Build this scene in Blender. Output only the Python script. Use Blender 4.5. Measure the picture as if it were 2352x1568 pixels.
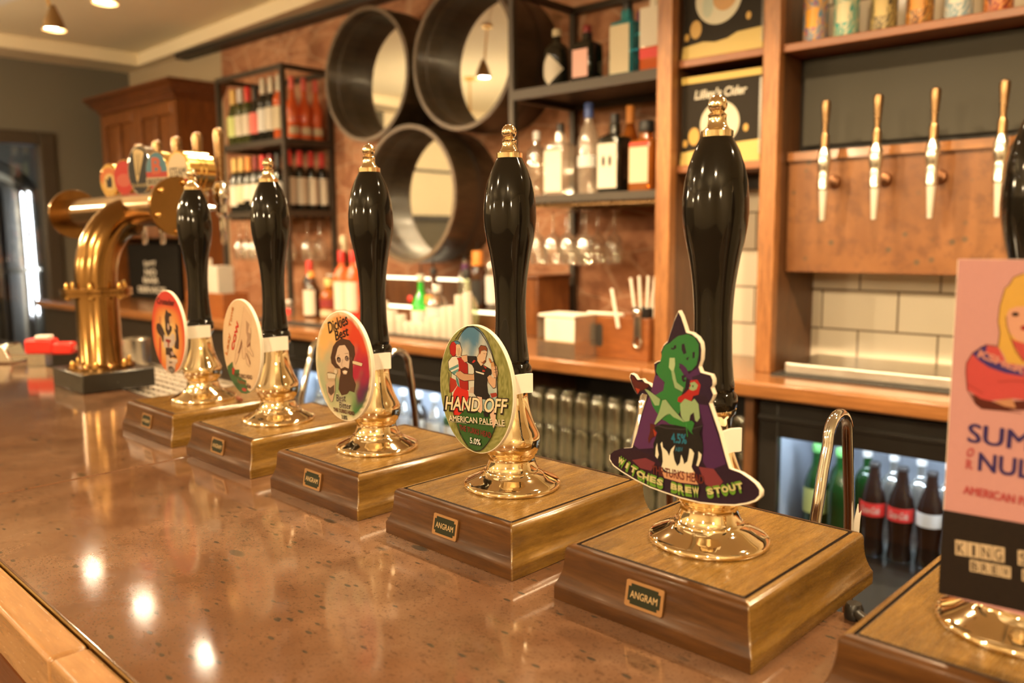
# A pub bar: a row of hand pumps on a polished stone counter, brass beer font, back bar with shelves.
import bpy, bmesh, math, random, json
from mathutils import Vector, Matrix
R = math.radians
random.seed(7)
sc = bpy.context.scene
for o in list(bpy.data.objects): bpy.data.objects.remove(o)
C = sc.collection

# ---------------------------------------------------------------- camera, world, exposure
cam_d = bpy.data.cameras.new('camera')
cam = bpy.data.objects.new('camera', cam_d); C.objects.link(cam); sc.camera = cam
cam_d.sensor_width = 36.0
cam_d.lens = 1920.28 / 2352 * 36.0
cam_d.clip_start = 0.02
cam.matrix_world = Matrix(((0.71519, -0.08067, 0.69426, 0.0),
                           (0.69888, 0.09454, -0.70896, 0.0),
                           (-0.00845, 0.99225, 0.12399, 1.4304),
                           (0, 0, 0, 1)))
cam_d.dof.use_dof = True
cam_d.dof.focus_distance = 0.89
cam_d.dof.aperture_fstop = 4.1
w = bpy.data.worlds.new('world'); sc.world = w; w.use_nodes = True
w.node_tree.nodes['Background'].inputs[0].default_value = (1.0, 0.8, 0.55, 1)
w.node_tree.nodes['Background'].inputs[1].default_value = 0.02
sc.view_settings.view_transform = 'Standard'
sc.view_settings.look = 'None'
sc.view_settings.gamma = 1.0
sc.view_settings.use_curve_mapping = False
sc.view_settings.exposure = 0.93
cy = sc.cycles
cy.use_denoising = True
cy.max_bounces = 9; cy.diffuse_bounces = 4; cy.glossy_bounces = 4
cy.transmission_bounces = 6; cy.transparent_max_bounces = 24
cy.caustics_reflective = False; cy.caustics_refractive = False
cy.sample_clamp_indirect = 6.0
LAMP_COLOR = (1.0, 0.72, 0.40)
LAMP_W = 58.0
GLOBE_STRENGTH = 135.0

# ---------------------------------------------------------------- colour and material helpers
def lin(c):
    c /= 255.0
    return c / 12.92 if c <= 0.04045 else ((c + 0.055) / 1.055) ** 2.4
def rgb(r, g, b): return (lin(r), lin(g), lin(b), 1.0)
def hx(s): return rgb(int(s[0:2], 16), int(s[2:4], 16), int(s[4:6], 16))
def ink(s):
    # print colours are noted as they look under the warm lamps; take the warmth out again
    c = hx(s); return (c[0] * .50, c[1] * .53, c[2] * .58, 1)

MATS = {}
class N:
    def __init__(s, name):
        s.m = bpy.data.materials.new(name); s.m.use_nodes = True
        s.t = s.m.node_tree; s.n = s.t.nodes; s.l = s.t.links
        s.p = s.n['Principled BSDF']; MATS[name] = s.m
    def add(s, typ, **kw):
        n = s.n.new(typ)
        for k, v in kw.items(): setattr(n, k, v)
        return n
    def link(s, a, b): s.l.new(a, b)
    def coords(s, scale=(1, 1, 1), rot=(0, 0, 0), rnd=0.0):
        tc = s.add('ShaderNodeTexCoord'); mp = s.add('ShaderNodeMapping')
        mp.inputs['Scale'].default_value = scale; mp.inputs['Rotation'].default_value = rot
        s.link(tc.outputs['Object'], mp.inputs['Vector'])
        if rnd:
            oi = s.add('ShaderNodeObjectInfo'); mu = s.add('ShaderNodeMath', operation='MULTIPLY'); mu.inputs[1].default_value = rnd
            s.link(oi.outputs['Random'], mu.inputs[0]); s.link(mu.outputs[0], mp.inputs['Location'])
        return mp.outputs['Vector']
    def noise(s, vec, scale, detail=4, rough=.55, dist=0):
        n = s.add('ShaderNodeTexNoise'); n.inputs['Scale'].default_value = scale
        n.inputs['Detail'].default_value = detail; n.inputs['Roughness'].default_value = rough; n.inputs['Distortion'].default_value = dist
        s.link(vec, n.inputs['Vector']); return n.outputs['Fac']
    def ramp(s, fac, stops):
        r = s.add('ShaderNodeValToRGB'); e = r.color_ramp.elements
        while len(e) < len(stops): e.new(.5)
        for el, (p, c) in zip(e, stops): el.position = p; el.color = c if len(c) == 4 else (*c, 1)
        s.link(fac, r.inputs[0]); return r.outputs['Color']
    def mix(s, fac, a, b, mode='MIX'):
        n = s.add('ShaderNodeMix', data_type='RGBA', blend_type=mode)
        for sock, v in ((n.inputs[0], fac), (n.inputs[6], a), (n.inputs[7], b)):
            if hasattr(v, 'links'): s.link(v, sock)
            else: sock.default_value = v
        return n.outputs[2]
    def rng(s, fac, a, b):
        n = s.add('ShaderNodeMapRange'); s.link(fac, n.inputs[0]); n.inputs[3].default_value = a; n.inputs[4].default_value = b
        return n.outputs[0]
    def bump(s, h, strength=.2, dist=.002):
        b = s.add('ShaderNodeBump'); b.inputs['Strength'].default_value = strength; b.inputs['Distance'].default_value = dist
        s.link(h, b.inputs['Height']); s.link(b.outputs[0], s.p.inputs['Normal'])
    def set(s, **kw):
        for k, v in kw.items():
            i = s.p.inputs[k.replace('_', ' ')]
            if hasattr(v, 'links'): s.link(v, i)
            else: i.default_value = v
        return s.m

def plain(name, col, rough=.5, metal=0.0, coat=0.0, var=.12, scale=30, **kw):
    n = N(name); v = n.coords(); f = n.noise(v, scale, 3)
    a = tuple(min(1, c * (1 - var)) for c in col[:3]) + (1,); b = tuple(min(1, c * (1 + var)) for c in col[:3]) + (1,)
    n.set(Base_Color=n.mix(f, a, b), Roughness=n.rng(f, max(.01, rough * .8), min(1, rough * 1.2)), Metallic=metal, Coat_Weight=coat)
    for k, v2 in kw.items(): n.p.inputs[k.replace('_', ' ')].default_value = v2
    return n.m
def glow(name, col, strength):
    n = N(name); n.set(Base_Color=(*col[:3], 1), Emission_Color=(*col[:3], 1), Emission_Strength=strength); return n.m
def thin_glass(name, tint, edge=.55, base=.06, rough=.03, body=0.0, body_col=(1, 1, 1, 1)):
    """a thin clear wall: see-through face-on, reflecting at grazing angles; body adds frosting"""
    n = N(name); n.n.remove(n.p)
    out = n.n['Material Output']; tr = n.add('ShaderNodeBsdfTransparent'); tr.inputs[0].default_value = tint
    gl = n.add('ShaderNodeBsdfGlossy'); gl.inputs['Roughness'].default_value = rough; gl.inputs[0].default_value = (1, 1, 1, 1)
    lw = n.add('ShaderNodeLayerWeight'); lw.inputs[0].default_value = .35
    f = n.rng(lw.outputs['Facing'], base, edge)
    mx = n.add('ShaderNodeMixShader'); n.link(f, mx.inputs[0]); n.link(tr.outputs[0], mx.inputs[1]); n.link(gl.outputs[0], mx.inputs[2])
    last = mx.outputs[0]
    if body:
        df = n.add('ShaderNodeBsdfDiffuse'); df.inputs[0].default_value = body_col
        m2 = n.add('ShaderNodeMixShader'); m2.inputs[0].default_value = body
        n.link(last, m2.inputs[1]); n.link(df.outputs[0], m2.inputs[2]); last = m2.outputs[0]
    n.link(last, out.inputs[0]); return n.m
def wood(name, dark, light, grain=(1, 1, 1), scale=1.0, rough=.35, coat=0.0, fine=.35, rot=(0, 0, 0), bump=.06, rnd=3.0, spec=.5):
    """grain = stretch per axis: the small one runs along the board"""
    n = N(name); v = n.coords(tuple(g * scale for g in grain), rot, rnd)
    a = n.noise(v, 5, 5, .6, 1.2); b = n.noise(v, 22, 4, .7, .4); c = n.noise(v, 90, 2, .5)
    col = n.ramp(a, [(.28, dark), (.5, tuple((p + q) / 2 for p, q in zip(dark, light))), (.72, light)])
    d2 = tuple(x * .45 for x in dark[:3]) + (1,)
    col = n.mix(n.ramp(b, [(.35, (fine,) * 3), (.6, (0, 0, 0))]), col, d2)
    n.set(Base_Color=col, Roughness=n.rng(c, rough * .75, rough * 1.25), Coat_Weight=coat, Coat_Roughness=.12, Specular_IOR_Level=spec)
    n.bump(b, bump, .001); return n.m

# ---------------------------------------------------------------- mesh helpers
class MB:
    """collects shapes, then links them as ONE mesh object"""
    def __init__(s): s.v = []; s.f = []; s.mi = []; s.sm = []; s.c = []
    def face(s, idx, mi=0, sm=False, col=None): s.f.append(idx); s.mi.append(mi); s.sm.append(sm); s.c.append(col)
    def poly(s, pts, mi=0, col=None):
        k = len(s.v); s.v += [tuple(p) for p in pts]; s.face(list(range(k, k + len(pts))), mi, False, col)
    def box(s, x0, x1, y0, y1, z0, z1, mi=0, col=None):
        k = len(s.v); s.v += [(x, y, z) for z in (z0, z1) for y in (y0, y1) for x in (x0, x1)]
        for q in ((0, 2, 3, 1), (4, 5, 7, 6), (0, 1, 5, 4), (2, 6, 7, 3), (0, 4, 6, 2), (1, 3, 7, 5)): s.face([k + i for i in q], mi, False, col)
    def rings(s, rings, mi=0, sm=True, cap0=True, cap1=True, col=None, closed=True):
        k = len(s.v); n = len(rings[0])
        for r in rings: s.v += [tuple(p) for p in r]
        for a in range(len(rings) - 1):
            for i in range(n if closed else n - 1):
                j = (i + 1) % n; s.face([k + a * n + i, k + a * n + j, k + (a + 1) * n + j, k + (a + 1) * n + i], mi, sm, col)
        if cap0: s.face([k + i for i in range(n)][::-1], mi, False, col)
        if cap1: s.face([k + (len(rings) - 1) * n + i for i in range(n)], mi, False, col)
    def lathe(s, prof, n=32, at=(0, 0, 0), mi=0, M=None, sq=0.0, sm=True, cap0=True, cap1=True, col=None, ph=0.0):
        rs = []
        for r, z in prof:
            ring = []
            for i in range(n):
                a = 2 * math.pi * i / n + ph; c, d = math.cos(a), math.sin(a)
                k = 1.0
                if sq: k = 1.0 / ((abs(c) ** (2 + sq * 6) + abs(d) ** (2 + sq * 6)) ** (1 / (2 + sq * 6)))
                p = Vector((r * k * c, r * k * d, z))
                if M is not None: p = M @ p
                ring.append((p.x + at[0], p.y + at[1], p.z + at[2]))
            rs.append(ring)
        s.rings(rs, mi, sm, cap0, cap1, col)
    def band(s, r, z0, z1, a0, a1, n=20, mi=0, at=(0, 0, 0), t=.0006):
        """curved label on a round body, angles about -Y"""
        k = len(s.v)
        for i in range(n + 1):
            a = a0 + (a1 - a0) * i / n - math.pi / 2
            for rr, z in ((r, z0), (r, z1), (r + t, z1), (r + t, z0)):
                s.v.append((rr * math.cos(a) + at[0], rr * math.sin(a) + at[1], z + at[2]))
        for i in range(n):
            for q in range(4): s.face([k + i * 4 + q, k + i * 4 + (q + 1) % 4, k + (i + 1) * 4 + (q + 1) % 4, k + (i + 1) * 4 + q], mi, True)
        s.face([k, k + 1, k + 2, k + 3], mi); s.face([k + n * 4 + q for q in (3, 2, 1, 0)], mi)
    def tube(s, pts, r, n=12, mi=0, cap=True, rads=None):
        P = [Vector(p) for p in pts]; rs = []; up = Vector((0.123, 0.31, 0.94)).normalized()
        for i, p in enumerate(P):
            t = (P[min(i + 1, len(P) - 1)] - P[max(i - 1, 0)]).normalized()
            if i == 0: a = t.cross(up if abs(t.dot(up)) < .95 else Vector((1, 0, 0))).normalized()
            else: a = (a - t * a.dot(t)).normalized()
            b = t.cross(a); q = rads[i] if rads else r
            rs.append([tuple(p + (a * math.cos(2 * math.pi * k / n) + b * math.sin(2 * math.pi * k / n)) * q) for k in range(n)])
        s.rings(rs, mi, True, cap, cap)
    def sphere(s, r, at=(0, 0, 0), n=20, mi=0, sc=(1, 1, 1)):
        prof = [(max(1e-5, r * math.sin(math.pi * i / (n // 2))), -r * math.cos(math.pi * i / (n // 2))) for i in range(n // 2 + 1)]
        k = len(s.v); s.lathe(prof, n, (0, 0, 0), mi)
        for i in range(k, len(s.v)): s.v[i] = (s.v[i][0] * sc[0] + at[0], s.v[i][1] * sc[1] + at[1], s.v[i][2] * sc[2] + at[2])
    def prism(s, pts, y0, y1, mi=0, mi_side=None):
        """outline in x,z pushed along y"""
        k = len(s.v); n = len(pts); ms = mi if mi_side is None else mi_side
        s.v += [(p[0], y0, p[1]) for p in pts] + [(p[0], y1, p[1]) for p in pts]
        s.face(list(range(k, k + n)), mi); s.face([k + n + i for i in range(n)][::-1], mi)
        for i in range(n): j = (i + 1) % n; s.face([k + j, k + i, k + n + i, k + n + j], ms)
    def text(s, body, M, width=None, height=1.0, bold=0.0, shear=0.0, mi=0, col=None, align='LEFT'):
        V, F, x0, x1 = glyphs(body, bold)
        if not F: return
        sx = (width / (x1 - x0)) if width else height
        k = len(s.v); off = x0 if align == 'LEFT' else (x0 + x1) / 2
        for x, y, z in V: s.v.append(tuple(M @ Vector(((x - off) * sx + shear * y * height, y * height, z))))
        for f in F: s.face([k + i for i in f], mi, False, col)
    def build(s, name, mats, parent=None, loc=(0, 0, 0), rz=0.0, bevel=0.0, seg=2):
        me = bpy.data.meshes.new(name); me.from_pydata(s.v, [], s.f)
        if not isinstance(mats, (list, tuple)): mats = [mats]
        for m in mats: me.materials.append(m)
        me.polygons.foreach_set('material_index', s.mi); me.polygons.foreach_set('use_smooth', s.sm)
        if any(c is not None for c in s.c):
            at = me.color_attributes.new('ink', 'FLOAT_COLOR', 'CORNER'); i = 0
            for p, c in zip(me.polygons, s.c):
                for q in range(p.loop_total):
                    cc = c[q] if (c is not None and isinstance(c[0], tuple)) else (c or (1, 1, 1, 1))
                    at.data[i].color = cc; i += 1
        me.update(); me.set_sharp_from_angle(angle=R(42)); o = bpy.data.objects.new(name, me); C.objects.link(o)
        o.location = loc; o.rotation_euler = (0, 0, rz)
        if parent is not None: o.parent = parent
        if bevel:
            b = o.modifiers.new('bevel', 'BEVEL'); b.width = bevel; b.segments = seg; b.limit_method = 'ANGLE'; b.angle_limit = R(50)
        return o
_G = {}
def glyphs(body, bold):
    k = (body, round(bold, 3))
    if k not in _G:
        cu = bpy.data.curves.new('lettering', 'FONT'); cu.body = body; cu.size = 1.0; cu.offset = 0 if 'M' in body else bold * .55; cu.resolution_u = 3
        o = bpy.data.objects.new('lettering', cu); C.objects.link(o)
        me = o.to_mesh(); V = [(v.co.x / .729, v.co.y / .729, 0.0) for v in me.vertices]; F = [list(p.vertices) for p in me.polygons]
        if 'M' in body and bold:      # the built-in M cannot be thickened by outline: lay shifted copies over each other
            V0, F0 = V, F; V, F = [], []; q = bold * .75
            for i, (dx, dy) in enumerate(((-q, -q / 2), (0, q / 2), (q, -q / 2))):
                F += [[a + len(V) for a in f] for f in F0]; V += [(x + dx, y + dy, i * 5e-6) for x, y, z in V0]
        o.to_mesh_clear(); bpy.data.objects.remove(o); bpy.data.curves.remove(cu)
        xs = [v[0] for v in V] or [0, 1]; _G[k] = (V, F, min(xs), max(xs))
    return _G[k]

def tag(o, label=None, cat=None, group=None, kind=None):
    if label: o['label'] = label
    if cat: o['category'] = cat
    if group: o['group'] = group
    if kind: o['kind'] = kind
    return o
def thing(name, label, cat, loc=(0, 0, 0), rz=0.0, group=None):
    o = bpy.data.objects.new(name, None); o.empty_display_size = .05; C.objects.link(o)
    o.location = loc; o.rotation_euler = (0, 0, rz); return tag(o, label, cat, group)
def copy_tree(o, parent=None):
    c = o.copy(); C.objects.link(c); c.parent = parent
    for ch in KIDS(o): copy_tree(ch, c)
    return c
def KIDS(o): return [x for x in bpy.data.objects if x.parent is o]

# the back bar stands three degrees off the front counter: u along it, v into the wall
TH = R(3.0); BO = Vector((0, 2.141, 0)); EU = Vector((math.cos(TH), math.sin(TH), 0)); EV = Vector((-math.sin(TH), math.cos(TH), 0))
def B(u, v, z): return BO + EU * u + EV * v + Vector((0, 0, z))
ORD = ['first', 'second', 'third', 'fourth', 'fifth', 'sixth', 'seventh', 'eighth', 'ninth', 'tenth', 'eleventh', 'twelfth', 'thirteenth', 'fourteenth']

# ---------------------------------------------------------------- materials
def mk_stone():
    n = N('polished_stone'); v = n.coords()
    big = n.noise(v, 3.2, 5, .6, .6); mid = n.noise(v, 16, 5, .7); fine = n.noise(v, 330, 3, .7)
    col = n.ramp(big, [(.3, (.078, .034, .016)), (.5, (.132, .068, .037)), (.68, (.19, .110, .066))])
    col = n.mix(n.ramp(mid, [(.4, (.35,) * 3), (.62, (0, 0, 0))]), col, (.100, .040, .017, 1))
    col = n.mix(n.ramp(fine, [(.56, (0, 0, 0)), (.66, (.7,) * 3)]), col, (.060, .030, .017, 1))
    flk = n.noise(n.coords((1, 1.6, 1), (0, 0, .4)), 95, 5, .75)
    col = n.mix(n.ramp(flk, [(.57, (0, 0, 0)), (.64, (.6,) * 3)]), col, (.055, .028, .016, 1))
    vs = n.coords((1, 2.4, 1), (0, 0, .6))
    for sc_, lo, hi, th in ((11, .10, .16, .62), (40, .14, .22, .60)):
        vo = n.add('ShaderNodeTexVoronoi'); vo.inputs['Scale'].default_value = sc_; n.link(vs, vo.inputs['Vector'])
        spot = n.ramp(vo.outputs['Distance'], [(lo, (1, 1, 1)), (hi, (0, 0, 0))])
        sep = n.add('ShaderNodeSeparateColor'); n.link(vo.outputs['Color'], sep.inputs[0])
        pick = n.ramp(sep.outputs[0], [(th, (0, 0, 0)), (th + .02, (.85,) * 3)])
        col = n.mix(n.mix(1.0, spot, pick, 'MULTIPLY'), col, (.034, .029, .021, 1))
    wear = n.noise(n.coords((1, 2.2, 1)), 14, 6, .75, 1.5)
    n.set(Base_Color=col, Roughness=n.rng(wear, .015, .17), Specular_IOR_Level=.62)
    n.bump(n.noise(v, 7, 2, .5), .05, .002); return n.m
STONE = mk_stone()
PUMP_X = wood('pump_wood_cross', (.038, .0135, .0032), (.088, .035, .0085), (.10, 1, 1), 9, .38, .04, .5, bump=.01, spec=.16)
PUMP_Y = wood('pump_wood_long', (.105, .049, .0085), (.235, .127, .024), (1, .10, 1), 9, .27, .30, .45, bump=.015)
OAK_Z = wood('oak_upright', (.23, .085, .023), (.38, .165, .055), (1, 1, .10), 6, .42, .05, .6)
OAK_SIDE = wood('oak_upright_shaded', (.080, .030, .009), (.145, .060, .020), (1, 1, .10), 5, .45, .05, .5)  # darker copy of the oak: side shade put into the colour
OAK_X = wood('oak_board', (.20, .075, .022), (.30, .130, .044), (.08, 1, 1), 6, .22, .35, .3)
PINE = wood('counter_edge_wood', (.27, .13, .048), (.40, .22, .095), (.10, 1, 1), 8, .25, .3, .25)
MAHOG = wood('dark_mahogany', (.12, .036, .008), (.25, .088, .020), (1, 1, .12), 6, .33, .2, .45)
MAHOG_X = wood('dark_mahogany_rail', (.085, .024, .006), (.18, .058, .014), (.10, 1, 1), 6, .33, .2, .45)
CRATE = wood('orange_wood', (.18, .050, .009), (.26, .082, .018), (.15, 1, 1), 7, .4, .1, .2)
SHELFW = wood('red_shelf_wood', (.17, .055, .017), (.28, .105, .038), (.10, 1, 1), 6, .4, .1, .3)
def mk_brick():
    n = N('sandstone_wall'); v = n.coords((1, 1, 1.5))
    a = n.noise(v, 3.4, 6, .62, .8); b = n.noise(v, 11, 5, .7, .3); c = n.noise(v, 60, 3, .6)
    col = n.ramp(a, [(.3, (.20, .075, .033)), (.47, (.32, .140, .068)), (.6, (.42, .205, .108)), (.75, (.50, .29, .17))])
    col = n.mix(n.ramp(b, [(.34, (.75,) * 3), (.5, (0, 0, 0))]), col, (.20, .075, .035, 1))
    vo = n.add('ShaderNodeTexVoronoi', feature='DISTANCE_TO_EDGE'); vo.inputs['Scale'].default_value = 4.2
    n.link(n.coords((.8, 1, 2.0)), vo.inputs['Vector'])
    col = n.mix(n.ramp(vo.outputs[0], [(.0, (.5,) * 3), (.045, (0, 0, 0))]), col, (.52, .34, .22, 1))
    n.set(Base_Color=col, Roughness=.85); n.bump(b, .7, .012); return n.m
BRICK = mk_brick()
def mk_tile():
    n = N('cream_wall_tile'); tc = n.coords((1, 1, 1), (R(90), 0, 0))
    br = n.add('ShaderNodeTexBrick'); br.offset = .5
    tcx = n.add('ShaderNodeTexCoord'); sx = n.add('ShaderNodeSeparateXYZ'); cx = n.add('ShaderNodeCombineXYZ')
    n.link(tcx.outputs['Object'], sx.inputs[0])
    ax = n.add('ShaderNodeMath', operation='ADD'); ax.inputs[1].default_value = .886 + 20 * .226
    az = n.add('ShaderNodeMath', operation='ADD'); az.inputs[1].default_value = -1.016
    n.link(sx.outputs[0], ax.inputs[0]); n.link(sx.outputs[2], az.inputs[0])
    n.link(ax.outputs[0], cx.inputs[0]); n.link(az.outputs[0], cx.inputs[1]); n.link(cx.outputs[0], br.inputs['Vector'])
    br.inputs['Scale'].default_value = 1.0; br.inputs['Brick Width'].default_value = .226; br.inputs['Row Height'].default_value = .122
    br.inputs['Mortar Size'].default_value = .0032; br.inputs['Mortar Smooth'].default_value = .15
    br.inputs['Color1'].default_value = (.90, .83, .68, 1); br.inputs['Color2'].default_value = (.87, .79, .64, 1); br.inputs['Mortar'].default_value = (.24, .18, .12, 1)
    n.set(Base_Color=br.outputs['Color'], Roughness=.12, Coat_Weight=.3)
    inv = n.add('ShaderNodeMath', operation='SUBTRACT'); inv.inputs[0].default_value = 1; n.link(br.outputs['Fac'], inv.inputs[1])
    n.bump(inv.outputs[0], .5, .002); return n.m
TILE = mk_tile()
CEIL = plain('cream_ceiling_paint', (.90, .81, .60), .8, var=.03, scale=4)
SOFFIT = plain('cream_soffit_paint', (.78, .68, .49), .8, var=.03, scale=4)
GREYW = plain('grey_wall_paint', (.125, .112, .084), .7, var=.06, scale=6)
CREAMW = plain('cream_wall_paint', (.84, .74, .54), .8, var=.05, scale=3)
FLOORM = wood('dark_floor_boards', (.05, .028, .015), (.09, .05, .028), (.1, 1, 1), 4, .4)
BLACKT = plain('black_trim', (.018, .013, .009), .5)
BRASS = plain('polished_brass', (.93, .76, .50), .05, 1.0, var=.04)
BRASSF = plain('lacquered_brass', (.32, .178, .062), .17, 1.0, var=.15, scale=14)
BRASSD = plain('brass_bolt', (.80, .52, .18), .15, 1.0)
CHROME = plain('chrome', (.82, .81, .79), .07, 1.0, var=.03)
STEEL = plain('brushed_steel', (.62, .58, .52), .22, 1.0, var=.08, scale=60)
BRONZE = plain('bronze_lever', (.30, .185, .09), .28, 1.0, var=.1)
BLACKG = plain('black_gloss_handle', (.0075, .0058, .004), .09, 0, .12, var=.2, Specular_IOR_Level=.30)
IRON = plain('dark_steel_frame', (.048, .037, .027), .45, .3, var=.15)
BARREL = wood('blackened_barrel', (.030, .019, .009), (.075, .049, .025), (1, .15, 1), 5, .38, .1, .5)
BARRIM = wood('worn_barrel_rim', (.075, .050, .028), (.16, .11, .065), (1, .5, 1), 6, .45, 0, .4)
MIRROR = plain('mirror_glass', (.88, .88, .84), .015, 1.0, var=.01)
WHITEP = plain('white_plastic', (.86, .82, .74), .35, var=.02)
PAPER = plain('white_paper', (.66, .60, .51), .7, var=.03)
BLACKP = plain('black_plastic', (.015, .014, .013), .3, var=.1)
RUBBER = plain('black_rubber_mat', (.02, .018, .016), .6, var=.2, scale=80)
CHALK = plain('grey_board', (.046, .042, .032), .7, var=.06, scale=5, Specular_IOR_Level=.2)
TAPBOARD = None
def mk_tapboard():
    n = N('mottled_copper_board'); v = n.coords()
    a = n.noise(v, 4, 5, .6, .5); b = n.noise(v, 30, 4, .6)
    col = n.ramp(a, [(.3, (.13, .047, .014)), (.55, (.20, .082, .027)), (.75, (.25, .112, .041))])
    col = n.mix(n.ramp(b, [(.36, (.6,) * 3), (.5, (0, 0, 0))]), col, (.11, .042, .016, 1))
    vo = n.add('ShaderNodeTexVoronoi'); vo.inputs['Scale'].default_value = 26; n.link(v, vo.inputs['Vector'])
    sep = n.add('ShaderNodeSeparateColor'); n.link(vo.outputs['Color'], sep.inputs[0])
    m = n.mix(1.0, n.ramp(vo.outputs['Distance'], [(.12, (1, 1, 1)), (.26, (0, 0, 0))]), n.ramp(sep.outputs[0], [(.66, (0, 0, 0)), (.7, (.8,) * 3)]), 'MULTIPLY')
    col = n.mix(m, col, (.06, .048, .028, 1))
    n.set(Base_Color=col, Roughness=.35, Metallic=.15); return n.m
TAPBOARD = mk_tapboard()
def mk_ink(name, rough):
    n = N(name); a = n.add('ShaderNodeAttribute'); a.attribute_name = 'ink'
    f = n.noise(n.coords(), 300, 2); n.set(Base_Color=n.mix(n.rng(f, 0, .10), a.outputs['Color'], (.08, .05, .03, 1)), Roughness=rough, Specular_IOR_Level=.22); return n.m
INK = mk_ink('printed_ink', .38)
CLEAR = thin_glass('clear_glass', (.90, .88, .83, 1), .95, .20, .05, .05, (.8, .75, .65, 1))
PINT = thin_glass('pint_glass', (.86, .86, .78, 1), .95, .22, .06, .08, (.60, .58, .42, 1))
PANE = thin_glass('window_pane', (.93, .95, .95, 1), .35, .04, .01)
FROST = thin_glass('frosted_glass', (.9, .88, .82, 1), .6, .10, .15, .22, (.62, .52, .42, 1))
BLUEG = thin_glass('blue_glass', (.22, .62, .66, 1), .5, .08, .04, .45, (.02, .30, .36, 1))
GREENG = thin_glass('green_glass', (.05, .32, .09, 1), .5, .08, .04, .45, (.004, .075, .014, 1))
BRIGHTG = thin_glass('bright_green_glass', (.15, .9, .12, 1), .45, .06, .04, .5, (.02, .62, .02, 1))
ROSEG = thin_glass('rose_wine_glass', (.95, .35, .12, 1), .5, .08, .04, .55, (.80, .16, .04, 1))
AMBERG = thin_glass('amber_glass', (.75, .32, .06, 1), .5, .08, .04, .5, (.42, .13, .02, 1))
PALEG = thin_glass('pale_green_glass', (.85, .92, .72, 1), .55, .08, .05, .25, (.55, .60, .38, 1))
DARKG = plain('dark_bottle_glass', (.010, .010, .007), .06, 0, .5, var=.1)
OLIVEG = plain('olive_bottle_glass', (.05, .055, .015), .07, 0, .5, var=.1)
BROWNG = plain('brown_bottle_glass', (.05, .018, .006), .07, 0, .5, var=.1)
COLAG = plain('cola_in_glass', (.012, .006, .004), .05, 0, .5, var=.1)
LAB = {k: plain('label_' + k, c, .5, var=.04) for k, c in dict(white=(.58, .52, .42), cream=(.52, .44, .29), pink=(.75, .42, .36), red=(.62, .03, .025), yellow=(.75, .50, .16), orange=(.80, .30, .06), black=(.015, .013, .012), gold=(.62, .40, .14), blue=(.06, .10, .30), green=(.10, .30, .08), purple=(.10, .02, .10), rose=(.72, .13, .10), silver=(.6, .58, .55), lime=(.55, .62, .22), maroon=(.20, .015, .015)).items()}
LAMPGLOW = glow('lamp_filament', (1.0, .86, .62), 70.0)
GLOBEGLOW = glow('added_globe_glow', (1.0, .76, .46), GLOBE_STRENGTH)
LEDGLOW = glow('shelf_strip_light', (1.0, .90, .62), 1.8)
COLDGLOW = glow('fridge_tube_light', (.78, .88, 1.0), 26.0)
SHADE = plain('bronze_lampshade', (.30, .19, .09), .35, .8)

TANKGLOW = glow('added_tank_tube', (.90, .94, 1.0), 20.0)

# ---------------------------------------------------------------- room shell
def slab(name, x0, x1, y0, y1, z0, z1, m, back=False):
    b = MB(); b.box(x0, x1, y0, y1, z0, z1)
    return tag(b.build(name, m, None, BO if back else (0, 0, 0), TH if back else 0), kind='structure')
slab('floor', -9.2, 3.2, -4.6, 3.6, -.05, 0, FLOORM)
slab('ceiling', -6.08, 3.2, -4.6, 2.50, 2.72, 2.80, CEIL)
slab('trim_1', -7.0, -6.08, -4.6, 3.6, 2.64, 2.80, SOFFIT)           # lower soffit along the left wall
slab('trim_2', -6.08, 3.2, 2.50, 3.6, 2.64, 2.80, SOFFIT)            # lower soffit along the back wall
slab('wall_back', -5.08, -1.477, .75, .95, 0, 2.70, BRICK, True)
slab('wall_back_plaster', -6.52, -5.08, .75, .95, 0, 2.70, plain('tan_plaster', (.36, .28, .18), .8, var=.05, scale=3), True)
slab('wall_back_tiled', -1.4765, 3.4, .47, .95, 0, 2.70, TILE, True)
slab('trim_3', -5.5, -1.53, .66, .75, 2.605, 2.635, BLACKT, True)    # dark rail over the stone wall
slab('wall_right', 3.2, 3.35, -4.6, 3.6, 0, 2.8, CREAMW)
slab('wall_front', -9.2, 3.2, -4.75, -4.6, 0, 2.8, CREAMW)
bw = MB(); bw.box(-6.55, -6.40, 2.02, 2.95, 0, 2.64); bw.box(-6.55, -6.40, .55, 2.02, 2.17, 2.64); bw.box(-6.55, -6.40, -.30, .55, 0, 2.64)
tag(bw.build('wall_left', GREYW), kind='structure')
slab('wall_left_low', -6.55, -6.40, -4.6, -.30, 0, 1.62, GREYW); slab('wall_left_high', -6.55, -6.40, -4.6, -.30, 1.62, 2.64, CREAMW)
slab('trim_4', -6.40, -6.37, -4.6, -.30, 1.60, 1.66, BLACKT); slab('trim_5', -6.40, -6.38, -4.6, -.30, 2.10, 2.125, BLACKT); slab('baseboard_left', -6.40, -6.375, -4.6, .50, 0, .16, BLACKT)
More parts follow.
